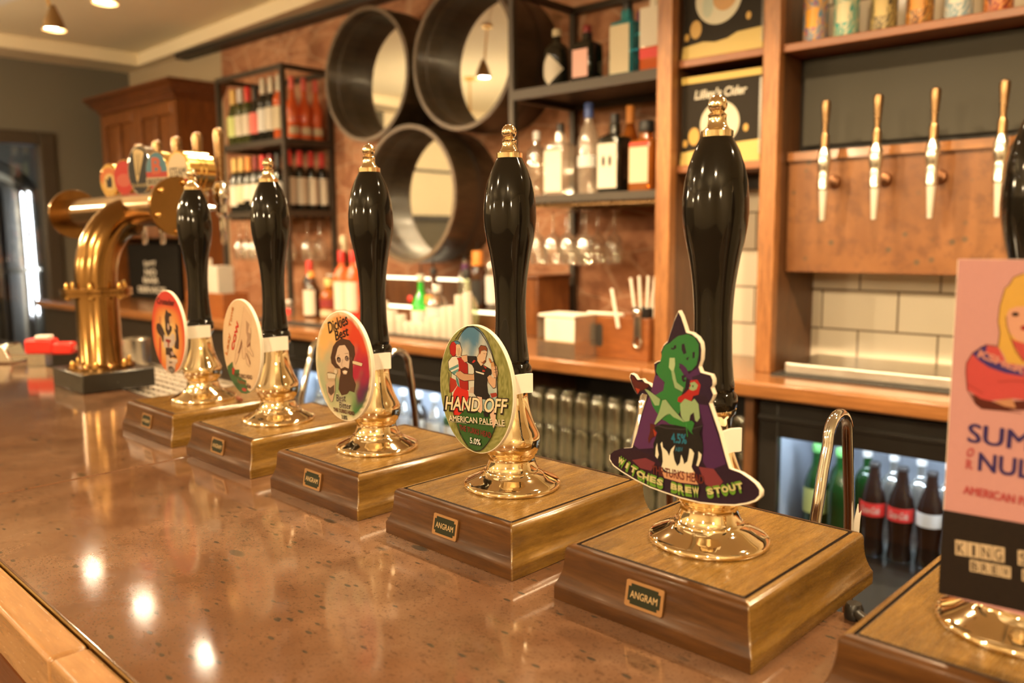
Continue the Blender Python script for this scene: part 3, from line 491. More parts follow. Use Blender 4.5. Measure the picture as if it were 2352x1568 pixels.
ART = json.loads('''{"grass":{"items":[["e","0d1210",[27,65],[363,670]],["e","SKY",[27,65],[354,662]],["p","2f5a22",[[-306,-187],[-169,-192],[42,-139],[191,-156],[378,-102],[362,-282],[321,-364],[253,-470],[170,-560],[102,-599],[19,-606],[-65,-582],[-162,-500],[-245,-375],[-280,-301]]],["p","b0301c",[[-348,147],[-255,124],[-234,68],[-308,-10],[-355,-26],[-357,63]]],["p","c8a890",[[-52,12],[-23,73],[33,85],[38,14]]],["p","a03828",[[275,44],[367,65],[386,30],[300,0]]],["p","a51a14",[[-248,367],[-156,381],[-59,318],[-54,41],[-122,23],[-192,53],[-204,139],[-245,232]]],["p","d3251a",[[-227,68],[-178,45],[-58,31],[-53,-36],[-141,-203],[-214,-257],[-300,-265],[-306,-187],[-325,-91],[-287,-7]]],["p","e8dcc4",[[-373,316],[-313,375],[-248,386],[-211,342],[-201,256],[-246,183],[-303,196],[-360,229]]],["p","5f8f88",[[-360,239],[-211,303],[-204,275],[-346,216]]],["p","5f8f88",[[-325,204],[-204,255],[-213,225],[-282,179]]],["p","4f8078",[[-253,172],[-215,138],[-192,53],[-217,60],[-248,115]]],["l","221410",7.0,[[-373,316],[-313,375],[-248,386],[-156,381],[-59,318],[-54,41]]],["l","221410",7.0,[[-373,316],[-368,228],[-296,187],[-239,174],[-197,140]]],["p","c99870",[[-245,212],[-173,234],[-117,211],[22,217],[64,264],[158,218],[150,179],[136,140],[102,155],[20,155],[-119,129],[-190,141],[-246,173]]],["l","221410",6.0,[[-246,173],[-190,141],[-119,129],[20,155],[102,155],[136,140]]],["l","221410",6.0,[[-173,234],[-117,211],[22,217],[64,264],[158,218]]],["p","e0b890",[[-245,502],[-194,535],[-153,481],[-155,405],[-212,380],[-240,406],[-251,454]]],["p","b81c18",[[-346,484],[-309,536],[-244,546],[-239,464],[-252,386],[-291,377],[-334,407]]],["p","4d7f94",[[-273,543],[-222,562],[-180,546],[-188,517],[-245,522]]],["l","221410",6.0,[[-346,484],[-309,534],[-244,555],[-180,541],[-147,463],[-162,394]]],["l","221410",6.0,[[-346,484],[-334,407],[-291,377],[-240,406]]],["l","221410",3.6,[[-207,477],[-205,400]]],["l","221410",4.0,[[-182,479],[-176,403]]],["p","1b1615",[[-57,409],[80,417],[106,363],[187,334],[305,299],[305,253],[251,209],[236,133],[248,50],[281,16],[220,-29],[85,-28],[31,13],[41,167],[37,280],[10,316],[-59,337]]],["p","d9a880",[[-155,400],[-64,418],[-58,347],[-101,333],[-149,367]]],["l","221410",5.4,[[-155,400],[-64,418],[-56,347],[-101,333]]],["p","ddb48e",[[94,409],[122,458],[136,478],[236,487],[242,451],[221,412],[221,374],[180,342],[146,320],[93,371]]],["p","8a4424",[[122,468],[116,505],[150,540],[224,537],[246,516],[240,483],[203,494],[156,482],[142,451],[128,436]]],["p","8a4424",[[181,370],[214,392],[221,374],[187,348],[160,359]]],["l","221410",5.4,[[94,409],[122,458],[117,505],[150,539],[224,537],[246,507],[242,460],[221,412],[221,374],[180,342],[147,367]]],["l","221410",4.5,[[192,460],[209,452]]],["l","221410",5.0,[[222,456],[239,458]]],["l","221410",5.0,[[194,379],[217,381]]],["p","d9a880",[[240,208],[278,240],[330,218],[369,213],[365,120],[328,106],[276,147],[250,163]]],["p","c89058",[[300,373],[346,387],[371,334],[370,278],[331,255],[305,290]]],["p","d9a880",[[306,327],[384,344],[399,281],[389,225],[343,220],[318,254]]],["p","b5662e",[[265,416],[288,413],[313,379],[293,363],[274,389]]],["l","221410",6.0,[[240,208],[263,155],[328,106],[365,120],[376,214]]],["l","221410",5.4,[[300,373],[346,388],[384,344],[399,281],[389,223],[341,219]]],["l","221410",4.0,[[345,303],[390,313]]],["l","221410",3.6,[[347,276],[396,286]]],["p","b8341e",[[172,285],[212,280],[212,266],[172,262]]],["p","c8281c",[[11,344],[46,376],[73,369],[38,342]]],["p","b8341e",[[180,333],[240,311],[219,299]]],["p","e8dcc4",[[66,260],[199,250],[192,233],[77,245]]],["p","e2b696",[[86,-9],[160,-9],[164,-150],[137,-183],[96,-169],[84,-104]]],["p","e2b696",[[299,-103],[365,-94],[362,-263],[328,-315],[309,-281],[278,-182]]],["p","1b1615",[[175,-158],[245,-158],[257,-203],[190,-213]]],["l","221410",9.0,[[-242,570],[-163,653],[-50,722],[46,724],[153,676],[244,581],[321,449],[371,315],[388,188],[389,39],[364,-113]]],["l","221410",9.0,[[-350,-25],[-356,122],[-357,200]]],["l","221410",9.0,[[-306,-207],[-259,-348],[-176,-483],[-65,-582],[32,-609],[129,-587],[239,-491],[321,-364],[362,-282]]],["t","1a0e0c","HAND OFF",[-458,-233],[525,-137],165,0.28,0.085],["t","f3d9ac","HAND OFF",[-428,-219],[513,-127],150,0.28,0.033],["t","2a1a12","AMERICAN PALE ALE",[-370,-347],[498,-272],72,0,0.069],["t","f0dcb8","AMERICAN PALE ALE",[-367,-338],[496,-265],66,0,0.03],["l","e8d8b8",3.0,[[-367,-346],[-87,-324]]],["l","e8d8b8",3.0,[[107,-302],[309,-285]]],["l","e8d8b8",3.0,[[333,-285],[492,-273]]],["t","7e1c18","THE TURKS HEAD",[-206,-413],[294,-425],61,0,0.048],["t","141010","5.0%",[-39,-538],[141,-532],74,0,0.079],["t","f0e8d8","5.0%",[-33,-531],[133,-527],64,0,0.03]],"ell":[43,57,567,688]},"rainbow":{"items":[["p","4a2c1c",[[-106,71],[-119,142],[-56,290],[18,357],[144,412],[314,401],[411,330],[423,233],[367,128],[357,-52],[419,-144],[380,-249],[278,-241],[224,-288],[101,-324],[35,-251],[60,-125],[101,-19],[86,20],[-20,19]]],["p","dcb99a",[[-12,152],[49,279],[86,313],[208,333],[289,260],[300,142],[277,40],[240,-4],[136,-16],[87,40],[12,83]]],["p","4a2c1c",[[103,21],[192,55],[277,40],[290,-39],[220,-67],[115,-79],[91,-20]]],["p","dcb99a",[[137,-7],[190,14],[251,5],[221,-37],[159,-43]]],["p","f0e2cc",[[154,-6],[241,4],[215,-19],[174,-24]]],["e","2a1a14",[65,133],[45,37]],["e","2a1a14",[243,166],[41,34]],["e","98786a",[71,126],[28,20]],["e","98786a",[246,163],[28,22]],["e","150c0a",[75,126],[14,10]],["e","150c0a",[253,165],[14,12]],["l","4a2c1c",4.0,[[156,148],[123,64],[157,51]]],["l","4a2c1c",4.0,[[25,172],[96,199]]],["l","4a2c1c",4.2,[[202,222],[278,235]]],["p","e0c49a",[[368,148],[435,151],[576,139],[558,98],[466,103],[366,113]]],["l","4a2c1c",4.0,[[368,148],[435,151],[576,139],[558,98],[466,103],[366,113]]],["e","5a3a2a",[335,169],[41,24]],["p","d8c6a6",[[-204,-62],[-7,-61],[-38,-167],[-69,-202],[-176,-183]]],["p","b99a76",[[-191,-133],[-21,-114],[-62,-201],[-169,-193]]],["l","4a2c1c",5.0,[[-204,-62],[-7,-61],[-38,-167]]],["l","4a2c1c",5.0,[[-204,-62],[-192,-154]]],["l","4a2c1c",4.0,[[-204,-62],[-131,-44],[-7,-61]]],["p","c8a684",[[-244,-222],[-175,-173],[-30,-156],[-38,-280],[-100,-423],[-137,-438],[-221,-324]]],["p","5a4030",[[-197,-238],[-144,-252],[-51,-200],[-57,-303],[-132,-354],[-192,-320]]],["l","4a2c1c",5.2,[[-244,-222],[-221,-324],[-155,-436]]],["e","d8c0a0",[-8,-27],[35,31]],["t","1c0c08","Dickies",[-129,451],[298,602],151,0.15,0.02],["t","1c0c08","Best",[16,373],[304,464],126,0.15,0.024],["t","e8d4b0","Best",[-10,-411],[191,-384],100,0.1,0.062],["t","1c1008","Best",[-10,-411],[191,-384],96,0.1,0.022],["t","e8d4b0","Bitter",[49,-485],[300,-471],87,0.1,0.071],["t","1c1008","Bitter",[49,-485],[300,-471],83,0.1,0.025],["t","5c2016","THE TURKS HEAD",[-90,-548],[378,-538],48,0,0.065],["t","241810","3.8%",[90,-625],[216,-619],54,0,0.038]],"ell":[140,55,617,699]},"crusader":{"items":[["p","3c2620",[[63,484],[100,491],[154,448],[248,443],[290,405],[216,380],[180,295],[196,235],[265,219],[256,157],[176,89],[98,42],[43,79],[3,139],[6,243],[-3,356]]],["p","d89a62",[[197,384],[277,399],[283,322],[248,269],[190,275],[174,336]]],["p","c8a48c",[[105,270],[163,253],[159,170],[112,146],[91,197]]],["p","3c2620",[[-341,220],[-251,247],[-156,221],[-80,154],[-18,75],[-7,-18],[-39,-73],[-136,-70],[-175,0],[-313,74],[-365,144]]],["p","b86a4a",[[-209,364],[-148,358],[-171,231],[-211,228]]],["p","c23a24",[[-259,14],[-189,-12],[-227,-279],[-251,-445],[-301,-450],[-313,-308]]],["p","cbb29c",[[-67,71],[1,34],[170,48],[274,117],[363,83],[358,-40],[240,-133],[-6,-185],[-97,-141]]],["p","8e1c14",[[-5,-8],[198,-12],[185,-55],[132,-59],[108,-144],[60,-148],[71,-64],[-17,-56]]],["p","3c2620",[[344,199],[421,169],[414,290],[499,235],[490,133],[511,13],[484,-142],[402,-149],[312,-126],[358,-40],[399,4],[401,106]]],["p","3c2620",[[-26,-156],[239,-143],[253,-214],[385,-274],[381,-305],[218,-300],[118,-330],[-44,-283]]],["p","b89484",[[157,-223],[232,-195],[319,-249],[197,-281]]],["p","c8a890",[[-19,-281],[101,-280],[103,-353],[356,-318],[395,-376],[320,-414],[291,-542],[-49,-583]]],["p","5a4438",[[75,-387],[207,-379],[203,-405],[83,-417]]],["e","6a5648",[150,-520],[130,63]],["e","3c2c24",[149,-525],[106,52]],["t","c8b8a8","111",[61,-571],[207,-556],63,0,0.05],["t","e8d4b8","TURKS",[61,-367],[421,-358],42,0,0.075],["t","5e120c","Crusader",[-274,580],[424,572],106,0,0.06]],"ell":[97,112,644,704]},"cow":{"items":[["p","ddb48a",[[144,508],[221,688],[438,526],[386,378],[388,300],[346,161],[348,83],[429,12],[414,-38],[358,-24],[295,39],[233,4],[328,-134],[292,-197],[218,-155],[175,-90],[95,-88],[92,-19],[32,-14],[-61,-133],[-130,-210],[-158,-183],[-98,4],[33,195],[87,337]]],["p","b08868",[[260,486],[352,434],[302,314],[378,300],[350,200],[242,93],[237,152],[275,233],[243,309]]],["p","8a5c40",[[242,93],[348,181],[352,122],[261,85]]],["p","8a5c40",[[81,80],[12,-16],[-41,-31],[43,96],[97,200],[118,142]]],["p","8a5c40",[[212,-8],[233,4],[328,-134],[315,-165],[282,-100]]],["l","5a3420",6.0,[[87,337],[33,195],[-98,4],[-158,-183],[-130,-210],[-61,-133],[35,16],[114,102],[97,200]]],["l","5a3420",6.0,[[114,102],[94,-38],[101,-87],[164,-96],[200,-29],[202,90]]],["l","5a3420",6.0,[[200,-29],[218,-155],[292,-197],[331,-144],[306,-58],[240,74]]],["l","5a3420",6.0,[[295,39],[386,-31],[424,-37],[420,21],[348,83],[358,181],[390,320],[387,388]]],["l","8a6248",4.0,[[221,688],[144,508],[87,337]]],["p","3f6036",[[-385,-257],[-213,-168],[-205,-238],[-148,-283],[-10,-268],[-44,-373],[74,-399],[183,-412],[167,-479],[214,-503],[200,-545],[296,-573],[153,-615],[12,-618],[-105,-572],[-222,-504],[-317,-413],[-372,-337]]],["p","34522c",[[-222,-504],[-95,-469],[-35,-482],[-43,-564],[-105,-572]]],["e","b8281c",[-196,-293],[41,36]],["e","b8281c",[-205,-340],[33,26]],["e","b03028",[109,-556],[71,26]],["t","c8702a","Lazy",[-368,-91],[-227,255],72,0,0.043],["t","c8702a","Time",[-218,336],[-93,652],70,0,0.043],["t","cc2c1c","COW",[-171,-7],[57,434],76,0,0.093],["t","4a2014","THE TURKS HEAD",[-191,-399],[369,-374],64,0,0.032],["t","9a4a24","Festive",[-79,-478],[147,-476],62,0,0.033],["t","4a2014","Ale",[182,-522],[311,-516],76,0,0.027]],"ell":[71,87,569,698]},"witch":{"items":[["p","5a2a58",[[-306,196],[-251,299],[-238,373],[-211,465],[-141,455],[-112,388],[-124,291],[3,73],[-131,-164],[-374,-218],[-433,-191],[-390,-61]]],["p","4c2050",[[225,267],[315,268],[369,128],[449,-64],[490,-193],[328,-281],[275,-210],[267,112]]],["p","2a0c20",[[-690,-324],[-568,-258],[-388,-233],[-257,-247],[-184,-319],[-211,-434],[-445,-480],[-581,-444],[-674,-398]]],["p","7a3038",[[-446,-331],[-300,-285],[-199,-309],[-241,-391],[-357,-388]]],["p","84343a",[[237,-264],[378,-254],[469,-345],[408,-427],[305,-402]]],["p","2f7a38",[[-37,781],[16,819],[108,843],[174,820],[214,767],[216,677],[198,595],[154,545],[102,528],[47,592],[28,555],[103,482],[91,388],[53,314],[55,198],[3,96],[-121,78],[-192,139],[-235,193],[-265,273],[-194,294],[-125,339],[-112,411],[-169,452],[-204,496],[-191,556],[-157,583],[-144,667],[-118,727],[-63,755]]],["p","241028",[[51,753],[77,761],[99,683],[72,669],[52,707]]],["p","241028",[[157,694],[179,702],[178,650],[158,643]]],["p","241028",[[93,636],[125,657],[113,621]]],["p","241028",[[-23,735],[-2,743],[-2,714],[-29,698],[-56,704],[-49,716],[-29,712]]],["p","4c2050",[[27,590],[67,582],[101,557],[128,508],[154,534],[218,575],[232,519],[156,454],[89,481],[48,534]]],["p","241028",[[56,489],[102,499],[89,475],[76,462],[103,453],[77,433],[58,454]]],["p","2a1030",[[155,488],[232,519],[328,507],[348,453],[324,417],[351,363],[327,304],[288,344],[236,337],[222,404],[169,455]]],["p","b42420",[[143,458],[208,471],[241,429],[223,347],[172,329],[134,220],[108,211],[106,298],[54,256],[20,263],[26,299],[92,342],[131,382]]],["p","9ab07a",[[137,434],[182,451],[215,426],[203,390],[171,373],[138,377],[131,393],[150,413]]],["p","101010",[[157,414],[176,422],[170,398]]],["p","b8c890",[[-64,627],[-14,632],[-9,575],[-19,527],[-46,518],[-71,545]]],["p","9ab07a",[[-46,518],[-19,527],[10,425],[78,387],[65,350],[-9,376],[-31,444]]],["p","9ab07a",[[47,243],[93,296],[159,281],[185,308],[225,267],[240,154],[215,116],[196,125],[181,192],[149,164],[137,93],[84,96],[56,151]]],["p","9ab07a",[[-323,332],[-280,326],[-152,264],[-165,203],[-207,197],[-265,273]]],["p","9ab07a",[[-130,255],[-96,265],[-26,198],[97,98],[71,83],[3,108],[-53,147],[-107,115],[-197,30],[-211,34],[-164,143]]],["l","1c1c14",3.6,[[-130,255],[-96,265],[-26,198],[97,98]]],["l","1c1c14",3.6,[[-197,30],[-107,115],[-66,145]]],["l","1c1c14",3.6,[[-323,332],[-280,326],[-137,254]]],["l","1c1c14",3.6,[[-31,444],[-9,376],[65,350]]],["p","5a1c18",[[-470,437],[-433,423],[-396,390],[-323,387],[-266,363],[-308,328],[-351,311],[-395,281],[-432,325]]],["p","b03a1e",[[-417,327],[-366,321],[-387,276]]],["p","5a1c18",[[-254,34],[-204,29],[-188,-65],[-238,-97],[-266,-151],[-273,-103],[-253,-39]]],["p","b03a1e",[[-225,-10],[-182,-40],[-202,-79]]],["p","141214",[[-211,4],[-134,46],[58,57],[274,102],[262,66],[243,28],[278,-59],[279,-139],[249,-215],[118,-298],[-17,-324],[-142,-299],[-214,-239],[-216,-142],[-175,-39]]],["l","3a3436",9.6,[[-190,25],[-92,16],[58,28],[190,57],[268,92]]],["p","2a7a30",[[-121,90],[-66,133],[30,112],[84,96],[163,120],[190,101],[165,27],[185,1],[145,24],[118,55],[58,57],[-51,58]]],["l","3a9a40",5.5,[[111,89],[126,-26]]],["t","1f7088","4.5%",[-32,-99],[121,-85],83,0,0.057],["t","1f6478","ABV",[8,-170],[89,-156],36,0,0.067],["p","f4e6c4",[[-128,-333],[-115,-282],[-123,-199],[-142,-130],[-124,-109],[-117,-155],[-74,-184],[-53,-222],[-33,-159],[7,-116],[-13,-179],[2,-248],[31,-297],[57,-262],[69,-189],[90,-232],[98,-266],[131,-236],[145,-163],[148,-122],[168,-124],[195,-154],[183,-215],[171,-276],[199,-318],[133,-336],[65,-332],[11,-366],[-71,-364]]],["p","f4e6c4",[[-193,-248],[-190,-174],[-176,-129],[-170,-183],[-158,-229],[-171,-268]]],["p","f4e6c4",[[217,-256],[235,-182],[236,-130],[267,-153],[259,-201],[237,-258]]],["p","d89a70",[[-142,-329],[-99,-376],[12,-372],[65,-338],[133,-342],[205,-311],[200,-365],[240,-415],[67,-433],[-98,-424]]],["t","6a2418","THE TURKS HEAD",[-226,-410],[292,-399],76,0,0.048],["t","6a9a28","W",[-600,-406],[-539,-430],102,0,0.087],["t","6a9a28","I",[-513,-440],[-489,-449],100,0,0.087],["t","6a9a28","T",[-462,-459],[-401,-480],100,0,0.087],["t","6a9a28","C",[-393,-483],[-333,-504],99,0,0.087],["t","6a9a28","H",[-324,-507],[-258,-514],99,0,0.087],["t","6a9a28","E",[-249,-515],[-183,-522],98,0,0.087],["t","6a9a28","S",[-174,-523],[-110,-530],98,0,0.087],["t","6a9a28","B",[-27,-534],[37,-538],96,0,0.087],["t","6a9a28","R",[45,-539],[110,-536],96,0,0.087],["t","6a9a28","E",[119,-535],[183,-529],95,0,0.087],["t","6a9a28","W",[192,-528],[255,-521],94,0,0.087],["t","6a9a28","S",[335,-510],[396,-489],93,0,0.087],["t","6a9a28","T",[404,-486],[465,-466],92,0,0.087],["t","6a9a28","O",[473,-463],[532,-439],91,0,0.087],["t","6a9a28","U",[540,-436],[597,-412],90,0,0.087],["t","6a9a28","T",[605,-409],[662,-386],90,0,0.087],["t","d8c888","W",[-601,-373],[-540,-397],53,0,0.095],["t","d8c888","I",[-513,-407],[-490,-417],52,0,0.095],["t","d8c888","T",[-463,-427],[-402,-448],53,0,0.095],["t","d8c888","C",[-393,-451],[-333,-472],52,0,0.095],["t","d8c888","H",[-325,-474],[-258,-482],51,0,0.095],["t","d8c888","E",[-249,-483],[-184,-490],52,0,0.095],["t","d8c888","S",[-175,-491],[-110,-498],51,0,0.095],["t","d8c888","B",[-28,-503],[36,-507],50,0,0.095],["t","d8c888","R",[45,-507],[109,-505],50,0,0.095],["t","d8c888","E",[118,-504],[182,-499],49,0,0.095],["t","d8c888","W",[191,-498],[255,-490],50,0,0.095],["t","d8c888","S",[334,-479],[395,-459],48,0,0.095],["t","d8c888","T",[404,-456],[464,-436],48,0,0.095],["t","d8c888","O",[472,-433],[531,-410],48,0,0.095],["t","d8c888","U",[539,-407],[596,-383],48,0,0.095],["t","d8c888","T",[604,-380],[661,-357],47,0,0.095]],"outline":[[12,1034],[39,992],[67,926],[92,862],[147,854],[200,822],[233,780],[243,724],[240,645],[218,580],[225,564],[238,537],[334,525],[354,488],[355,443],[337,418],[363,365],[351,330],[325,286],[368,184],[427,46],[488,-136],[525,-232],[626,-246],[698,-276],[759,-309],[801,-355],[802,-400],[763,-447],[693,-485],[585,-524],[449,-551],[257,-576],[70,-576],[-96,-563],[-253,-547],[-414,-512],[-566,-466],[-659,-427],[-706,-378],[-703,-333],[-660,-293],[-568,-252],[-455,-226],[-405,-88],[-363,78],[-307,244],[-300,281],[-351,287],[-402,268],[-439,312],[-469,370],[-487,416],[-477,448],[-440,440],[-403,402],[-353,413],[-323,387],[-280,380],[-244,348],[-265,309],[-237,349],[-210,447],[-223,517],[-226,564],[-192,586],[-164,594],[-151,643],[-158,677],[-132,732],[-91,770],[-65,848],[-27,954]]},"pink":{"items":[["p","1c1412",[[-398,-202],[451,-169],[488,-745],[-400,-794]]],["p","5a1c10",[[-267,610],[-237,547],[-203,522],[-68,527],[114,559],[289,577],[285,652],[-135,576]]],["p","c98a62",[[-135,576],[-73,602],[-29,607],[-7,550],[-70,555]]],["p","cf4c48",[[-308,752],[-305,819],[-275,880],[-200,938],[-129,930],[-87,848],[20,816],[157,837],[276,795],[296,653],[111,608],[-23,612],[-161,579],[-213,587],[-295,636]]],["p","3a2a70",[[-275,873],[-226,928],[-194,938],[-198,895],[-163,847],[-85,819],[20,816],[24,760],[-82,769],[-173,796],[-233,833]]],["t","d08878","KSHER",[-248,861],[23,774],48,0,0.091],["p","e0aa4a",[[-130,937],[-125,1023],[-139,1093],[-135,1192],[-113,1306],[-90,1328],[-68,1377],[-14,1403],[39,1414],[100,1382],[140,1302],[166,1167],[172,976],[96,859],[19,830],[-74,835],[-95,883]]],["p","e2a282",[[-94,1138],[-81,1174],[-45,1193],[16,1200],[78,1162],[90,1066],[65,988],[24,964],[-33,987],[-73,1034],[-89,1082]]],["p","c84a44",[[-67,992],[-32,980],[24,964],[65,988],[94,900],[18,851],[-16,904]]],["e","2c1810",[-45,1146],[21,14]],["e","2c1810",[31,1151],[21,14]],["e","a02420",[12,1064],[24,17]],["l","4a2a14",4.9,[[-130,937],[-125,1023],[-139,1093],[-135,1192],[-113,1306],[-90,1328],[-68,1377],[-14,1403]]],["l","4a2a14",4.9,[[-96,1131],[-87,1068],[-57,985],[-28,910],[18,851]]],["l","4a1c14",4.9,[[-130,937],[-200,941],[-275,880],[-308,811],[-308,752],[-294,636],[-237,547],[-203,522],[-68,527],[25,525]]],["l","8a3024",4.2,[[-294,673],[-202,625]]],["l","8a3024",4.2,[[-117,708],[-42,724],[44,727]]],["t","332560","SUM",[-276,292],[84,288],131,0,0.04],["t","332560","NUL",[-202,113],[102,113],123,0,0.042],["t","c05a5a","O",[-281,195],[-237,193],60,0.2,0.099],["t","c05a5a","R",[-276,114],[-231,113],60,0,0.099],["t","c05050","AMERICAN PALE ALE",[-282,-60],[294,-65],57,0,0.093],["p","d9bb94",[[-306,-492],[-234,-486],[-239,-384],[-312,-389]]],["t","2a1c14","K",[-294,-479],[-248,-475],78,0,0.02],["p","d9bb94",[[-229,-485],[-158,-479],[-164,-379],[-235,-384]]],["t","2a1c14","I",[-203,-471],[-185,-470],77,0,0.02],["p","d9bb94",[[-154,-479],[-84,-473],[-90,-373],[-160,-378]]],["t","2a1c14","N",[-142,-466],[-98,-462],76,0,0.02],["p","d9bb94",[[-80,-473],[-12,-467],[-17,-368],[-86,-373]]],["t","2a1c14","G",[-68,-460],[-25,-456],76,0,0.02],["p","d9bb94",[[64,-461],[130,-455],[124,-358],[58,-363]]],["t","2a1c14","S",[75,-448],[117,-444],74,0,0.02],["p","d9bb94",[[134,-455],[198,-449],[192,-353],[128,-358]]],["t","2a1c14","T",[145,-442],[186,-439],73,0,0.02],["p","d9bb94",[[202,-449],[266,-444],[260,-348],[197,-353]]],["t","2a1c14","R",[213,-436],[254,-433],72,0,0.02],["p","d9bb94",[[270,-443],[332,-438],[326,-344],[264,-348]]],["t","2a1c14","E",[280,-431],[320,-428],72,0,0.02],["p","d9bb94",[[336,-438],[397,-433],[391,-339],[330,-343]]],["t","2a1c14","E",[346,-425],[385,-422],71,0,0.02],["p","d9bb94",[[401,-432],[461,-427],[455,-334],[395,-339]]],["t","2a1c14","T",[411,-420],[450,-417],71,0,0.02],["p","d9bb94",[[-211,-579],[-152,-575],[-156,-496],[-215,-500]]],["t","2a1c14","B",[-201,-569],[-163,-566],60,0,0.025],["p","d9bb94",[[-148,-575],[-90,-571],[-94,-492],[-153,-496]]],["t","2a1c14","R",[-138,-565],[-101,-562],60,0,0.025],["p","d9bb94",[[-86,-570],[-29,-566],[-33,-488],[-91,-492]]],["t","2a1c14","E",[-76,-560],[-40,-557],59,0,0.025],["p","d9bb94",[[-25,-566],[31,-562],[27,-485],[-30,-488]]],["t","2a1c14","W",[-16,-556],[20,-553],59,0,0.025],["p","d9bb94",[[94,-557],[148,-553],[144,-477],[89,-481]]],["t","2a1c14","H",[103,-547],[138,-545],58,0,0.025],["p","d9bb94",[[152,-553],[206,-549],[201,-474],[147,-477]]],["t","2a1c14","O",[161,-543],[195,-540],58,0,0.025],["p","d9bb94",[[209,-549],[262,-545],[258,-470],[205,-473]]],["t","2a1c14","U",[218,-539],[252,-536],57,0,0.025],["p","d9bb94",[[266,-544],[318,-541],[313,-466],[261,-470]]],["t","2a1c14","S",[274,-535],[308,-532],57,0,0.025],["p","d9bb94",[[321,-540],[373,-537],[368,-463],[316,-466]]],["t","2a1c14","E",[330,-531],[363,-528],56,0,0.025]]}}''')
NOI = lambda x, y, s=1: math.sin(x * 12.9898 * s + y * 78.233 * s) * 43758.5453 % 1.0
def lerp(a, b, t): t = max(0, min(1, t)); return tuple(p + (q - p) * t for p, q in zip(a, b))
def sm(t): t = max(0, min(1, t)); return t * t * (3 - 2 * t)
def wob(x, z): return .5 * math.sin(x * 5 + z * 3) + .3 * math.sin(x * 11 - z * 9 + 1) + .2 * math.sin(z * 17 + x * 6)
def c_grass(x, z):
    g = NOI(round(x * 30), round(z * 46)); return lerp(ink('76742f'), ink('b4aa68'), g * .8 + .1 * wob(x * 3, z * 3))
def c_sky(x, z):
    c = lerp(ink('d8cdb4'), ink('cfcab4'), .5); t = sm((z + .25 * wob(x, z) - .45) / .45); c = lerp(c, ink('4f7d98'), t)
    return lerp(c, ink('8db0aa'), sm((-z - .1 + .35 * x + .2 * wob(z, x)) / .5))
def c_rainbow(x, z):
    w_ = .16 * wob(x * 1.3, z * 1.1)
    top = lerp(ink('efb264'), ink('d8401f'), sm((x + w_ + .25) / .55)); c = top
    mid = lerp(ink('b9b184'), lerp(ink('d09a78'), ink('b0223c'), sm((x + w_ - .15) / .35)), sm((x + w_ + .75) / .6)); c = lerp(mid, top, sm((z + w_ - .05) / .4))
    low = lerp(ink('a8ab80'), lerp(ink('8c9a66'), ink('5a2548'), sm((x + w_ - .40) / .25)), sm((x + .6) / .5)); c = lerp(low, c, sm((z + w_ + .42) / .35))
    bot = lerp(ink('c2b888'), ink('2f7434'), sm((x + w_ - .0) / .5)); c = lerp(bot, c, sm((z + w_ + .78) / .38))
    r = math.hypot(x, z); return lerp(c, ink('e8d2a8'), sm((r - .93 - .02 * wob(x * 6, z * 6)) / .04))
def c_crus(x, z):
    r = math.hypot(x * .95, (z + .12) * .95); c = lerp(ink('ecc076'), ink('e08a3e'), sm((r - .25) / .45)); c = lerp(c, ink('d8442a'), sm((r - .62) / .38))
    return lerp(c, ink('d23a2c'), sm((z - .45) / .3))
def c_cow(x, z): return lerp(ink('e8c498'), ink('dcb488'), .5 + .3 * wob(x, z))
def c_wit(x, z): return ink('2e0d2e')
def oval(b, cx, cz, rx, rz, fn, y, nr=16, na=64):
    k = len(b.v); pos = []
    for i in range(nr + 1):
        for j in range(na): a = 2 * math.pi * j / na; x, z = math.cos(a) * i / nr, math.sin(a) * i / nr; pos.append((x, z)); b.v.append((cx + rx * x, y, cz + rz * z))
    for i in range(nr):
        for j in range(na):
            q = [i * na + j, (i + 1) * na + j, (i + 1) * na + (j + 1) % na, i * na + (j + 1) % na]
            if i == 0: q = q[:3]
            b.face([k + t for t in q], 0, False, [tuple(fn(*pos[t])) for t in q])
def artwork(b, items, y0, skyfn=None):
    y = y0
    for n_, it in enumerate(items):
        y = y0 - .00002 * n_; U = 1e-4
        if it[0] == 'p': b.poly([(p[0] * U, y, p[1] * U) for p in it[2]], 0, ink(it[1]))
        elif it[0] == 'e':
            cx, cz, rx, rz = it[2][0] * U, it[2][1] * U, it[3][0] * U, it[3][1] * U
            if it[1] == 'SKY': oval(b, cx, cz, rx, rz, c_sky, y, 14, 48)
            else: b.poly([(cx + rx * math.cos(2 * math.pi * i / 28), y, cz + rz * math.sin(2 * math.pi * i / 28)) for i in range(28)], 0, ink(it[1]))
        elif it[0] == 'l':
            P = [Vector((p[0] * U, p[1] * U)) for p in it[3]]; h = it[2] * U / 2; L, Rr = [], []
            for i, p in enumerate(P):
                d = (P[min(i + 1, len(P) - 1)] - P[max(i - 1, 0)]).normalized(); nn = Vector((-d.y, d.x)) * h; L.append(p + nn); Rr.append(p - nn)
            for i in range(len(P) - 1): b.poly([(q.x, y, q.y) for q in (L[i], L[i + 1], Rr[i + 1], Rr[i])], 0, ink(it[1]))
        else:
            _, col, body, A, Bp, h, shear, bold = it
            d = Vector(((Bp[0] - A[0]) * U, 0, (Bp[1] - A[1]) * U)); e = d.normalized(); up = Vector((-e.z, 0, e.x))
            M = Matrix(((e.x, up.x, 0, A[0] * U), (0, 0, -1, y), (e.z, up.z, 0, A[1] * U), (0, 0, 0, 1)))
            b.text(body, M, d.length, h * U, bold, shear, 0, ink(col))
